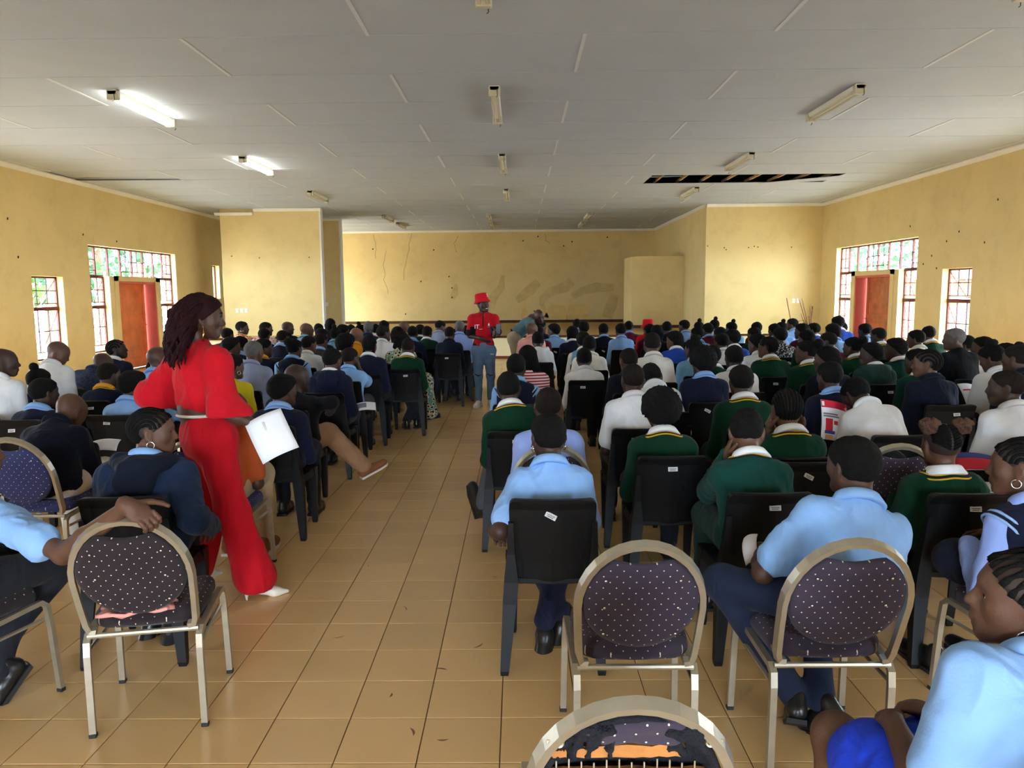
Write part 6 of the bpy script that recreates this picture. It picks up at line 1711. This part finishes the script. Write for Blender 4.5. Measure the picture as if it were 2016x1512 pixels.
for i,(d_,n_,c_) in enumerate(((npa(.85,-.25,-.42),npa(-.2,-.5,-.8),.35),(npa(.12,-.45,.85),npa(.75,.5,.1),.5))):
    parts.append(soft([Cn(E[i],Wr[i],.037,.025,.02)]+hand_prims(Wr[i],d_,n_,1,c_,1.0),.006))
V,F=joinVF(parts); link('body',mesh_from('body',V,F,SKIN[1],True),root)
gp=[El((0,.0,1.17),(.165,.105,.22),None,.06),El((0,.0,.93),(.160,.108,.14),None,.06),Cn(S[0],S[1],.060,k=.05),Cn(nb,S[0],.05,.058,.05),Cn(nb,S[1],.05,.058,.05),Cn(nb-npa(0,0,.05),nb+npa(0,0,.02),.06,.056,.03)]
for i in (0,1): gp+=[Cn(S[i],S[i]+(E[i]-S[i])*.78,.062,.070,.03)]
V,F=soft(gp,.011,[lambda X,Y,Z:(.80+.05*np.abs(X)*4-Z)+0*Y],folds(401,.005,24))
# red front with black side and sleeve panels: faces take their panel's cloth
C=V[F].mean(1); ax_=np.abs(C[:,0])
black=((ax_>.125+.02*np.sin(C[:,2]*9))&(ax_<.19)&(C[:,2]<1.20)&(C[:,1]<.06))|((C[:,2]<.95)&(C[:,0]<-.06-(C[:,2]-.80)*.35)&(C[:,0]>-.12-(C[:,2]-.80)*.35)&(C[:,1]<0))
cuff=(ax_>.17)&(C[:,2]<1.16); black|=cuff
redshirt=cloth('red_polo',srgb(176,18,30))
gar=link('polo_shirt',mesh_from('polo_shirt',V,F,None,True,[redshirt,bk],black.astype(int)),root)
Vc,Fc=ringVF(nb+npa(0,0,.018),npa(1,0,0),npa(0,-1,0),npa(0,0,1),.060,.060,lambda ph:[(0,-.01),(-.002,.026),(.006,.03),(.03+.012*max(0,math.cos(ph)),-.012-.05*max(0,math.cos(ph))**2),(.024,-.014)],.2,6.08,26,False)
link('collar',mesh_from('collar',Vc,Fc,redshirt,True),root)
def front(x,z):   # where the shirt front lies
    q=V[(np.abs(V[:,0]-x)<.03)&(np.abs(V[:,2]-z)<.03)]; return q[:,1].min()-.006
M_wl=mat('white_lettering',srgb(235,235,235),.6,0)
def put_text(s,x,z,size,par,m=M_wl,nm='lettering'):
    o=link(nm,text_mesh(s,size,m),par); o.matrix_local=basisM((x,front(x,z),z),(1,0,0),(0,0,1),(0,-1,0)); return o
put_text('IT_',-.072,1.20,.085,gar);
for zz,ww in ((1.203,.05),(1.195,.04)): MB().cbox((0,0,0),(ww,.0012,.004),.0004).build('emblem_line',mat('dull_pale_print',srgb(190,120,120),.7,0),gar,loc=(.085,front(.085,zz),zz))
MB().prism([(-.010,0),(.010,0),(.012,.014),(.006,.030),(.0,.044),(-.006,.030),(-.012,.014)],1,-.001,.001).build('emblem',M_wl,gar,loc=(.085,front(.085,1.23),1.215))
MB().box((-.006,-.002,1.20),(.006,.0,1.36)).build('placket',bk,gar,loc=(0,front(0,1.2)+.004,0))
tp=[Cn(hips[0],hips[1],.105,k=.05),Cn(npa(0,0,.92),npa(0,0,.84),.115,.12,.05)]
for i in (0,1): tp+=[Cn(hips[i],K[i],.094,.066,.04),Cn(K[i],An[i]+npa(0,0,.03),.066,.050,.03)]
V2,F2=soft(tp,.011,[lambda X,Y,Z:(.085-Z)+0*X+0*Y],folds(402,.005,28))
jeans=link('jeans',mesh_from('jeans',V2,F2,mat('cloth_faded_jeans',srgb(88,112,140),.85,.22,7,.2,160),True),root)
for i in (0,1):
    q=V2[(np.abs(V2[:,0]-K[i][0])<.02)&(np.abs(V2[:,2]-(.47))<.03)]
    MB().tube([(K[i][0]-.05,q[:,1].min()+.006,.50),(K[i][0],q[:,1].min()-.002,.472),(K[i][0]+.05,q[:,1].min()+.006,.485)],[.004,.012,.004],6).build('knee_rip',mat('dark_rip',srgb(44,38,38),.9,0),jeans)
MB().cbox((.13,-.108,.795),(.05,.006,.012),.002).build('pale_patch',M_wl,jeans)
M_sneak=mat('white_sneaker',srgb(214,206,190),.6,.08)
for i,t_ in ((0,npa(-.25,-1,0)),(1,npa(.3,-1,0))): put_shoe(root,An[i],t_,M_sneak,M_sneak)
Mx=headM(hc,Rh,hs); face_bits(root,Mx); link('hair',hair_mesh('shaved',M_hairthin),root,mtx=Mx)
MB().tube([(-.018,.0995,-.0645),(0,.102,-.0635),(.018,.0995,-.0645)],[.002,.004,.002],6).build('teeth',M_wl,root,mtx=Mx)
hat=MB().lathe([(.128,-.022),(.126,-.016),(.102,.028),(.101,.034),(.094,.105),(.086,.116),(.01,.121)],24).build('bucket_hat',M_hat,root,smooth=True,mtx=Mx@Matrix.Translation((0,-.012,.052))@Matrix.Rotation(math.radians(8),4,'X'))
a_=math.radians(-35+8)
for k,(tx,ang) in enumerate((('I',-.50),('T',-.18))):
    o=link('lettering',text_mesh(tx,.072,M_wl),hat); u=npa(math.sin(ang-.35),math.cos(ang-.35),0); o.matrix_local=basisM(u*.101+npa(0,0,.068),(-u[1],u[0],0),(-u[0]*.08,-u[1]*.08,.996),(u[0],u[1],0))
t=MB().cbox((0,0,0),(.075,.010,.15),.004).build('phone',mat('black_phone',(.02,.02,.025),.2,0),None,(-.52+.225,11.36-.165,1.17),(0,.1,.2)); tag(t,'dark phone in the hand of the man in the red hat','phone')

# ---------------------------------------------------------------- man bending over the front row
W0=npa(-.02,13.5,0)
root=empty('person',tuple(W0)); tag(root,'bald man in slate shirt and pale trousers bending over the front seats','person')
Rh=Rz(math.radians(180+20))@Rx(math.radians(-22))@Ry(math.radians(14)); hc=npa(.385,-.06,1.285); T=HeadT(hc,Rh,1.02)
nb=npa(.27,.0,1.235); hip=npa(-.06,.02,.93); S=[npa(.22,-.17,1.16),npa(.20,.17,1.16)]; E=[npa(.27,-.22,.95),npa(.25,.22,.93)]; Wr=[npa(.36,-.16,.78),npa(.36,.16,.78)]
hips=[npa(-.06,-.09,.90),npa(-.06,.09,.90)]; K=[npa(.0,-.10,.48),npa(.02,.10,.48)]; An=[npa(-.04,-.10,.09),npa(-.02,.11,.09)]
pr=head_prims(T)+[Cn(nb,T(npa(0,-.022,-.05)),.056,.052,.02),Cn(nb,hip,.09,.11,.05),Cn(hips[0],hips[1],.08,k=.05)]
for i in (0,1): pr+=[Cn(nb,S[i],.05,.045,.04),Cn(S[i],E[i],.042,.036,.03),Cn(hips[i],K[i],.075,.05,.04),Cn(K[i],An[i],.05,.035,.03)]
parts=[soft(pr,.010)]
for i in (0,1): parts.append(soft([Cn(E[i],Wr[i],.036,.025,.02)]+hand_prims(Wr[i],npa(.5,.0,-.8),npa(.8,.2,.5),(-1,1)[i],.7),.007))
V,F=joinVF(parts); link('body',mesh_from('body',V,F,SKIN[0],True),root)
ax=unit(nb-hip); R_=frame((0,1,0),ax)
gp=[El(hip+ax*.10,npa(.16,.125,.16),R_,.06),El(hip+ax*.28,npa(.17,.125,.18),R_,.06),Cn(S[0],S[1],.066,k=.05),Cn(nb,S[0],.055,.06,.05),Cn(nb,S[1],.055,.06,.05)]
for i in (0,1): gp+=[Cn(S[i],E[i],.058,.052,.03),Cn(E[i],Wr[i],.052,.040,.03)]
V,F=soft(gp,.013,(),folds(501,.005,24)); link('shirt',mesh_from('shirt',V,F,teal,True),root)
tp=[Cn(hips[0],hips[1],.125,k=.05)]
for i in (0,1): tp+=[Cn(hips[i],K[i],.108,.082,.04),Cn(K[i],An[i],.08,.065,.03)]
V,F=soft(tp,.013,(),folds(502,.005,24)); tr=link('trousers',mesh_from('trousers',V,F,M_khaki,True),root)
bp=[hip+ax*.045+R_[:,0]*math.cos(a)*.150+R_[:,1]*math.sin(a)*.122 for a in np.linspace(0,6.283,20,endpoint=False)]
MB().tube(bp,.014,6,closed=True).build('belt',bk,tr,smooth=True)
for i in (0,1): put_shoe(root,An[i],npa(.95,-.3,0),M_shoe,M_sole)
face_bits(root,headM(hc,Rh,1.02))
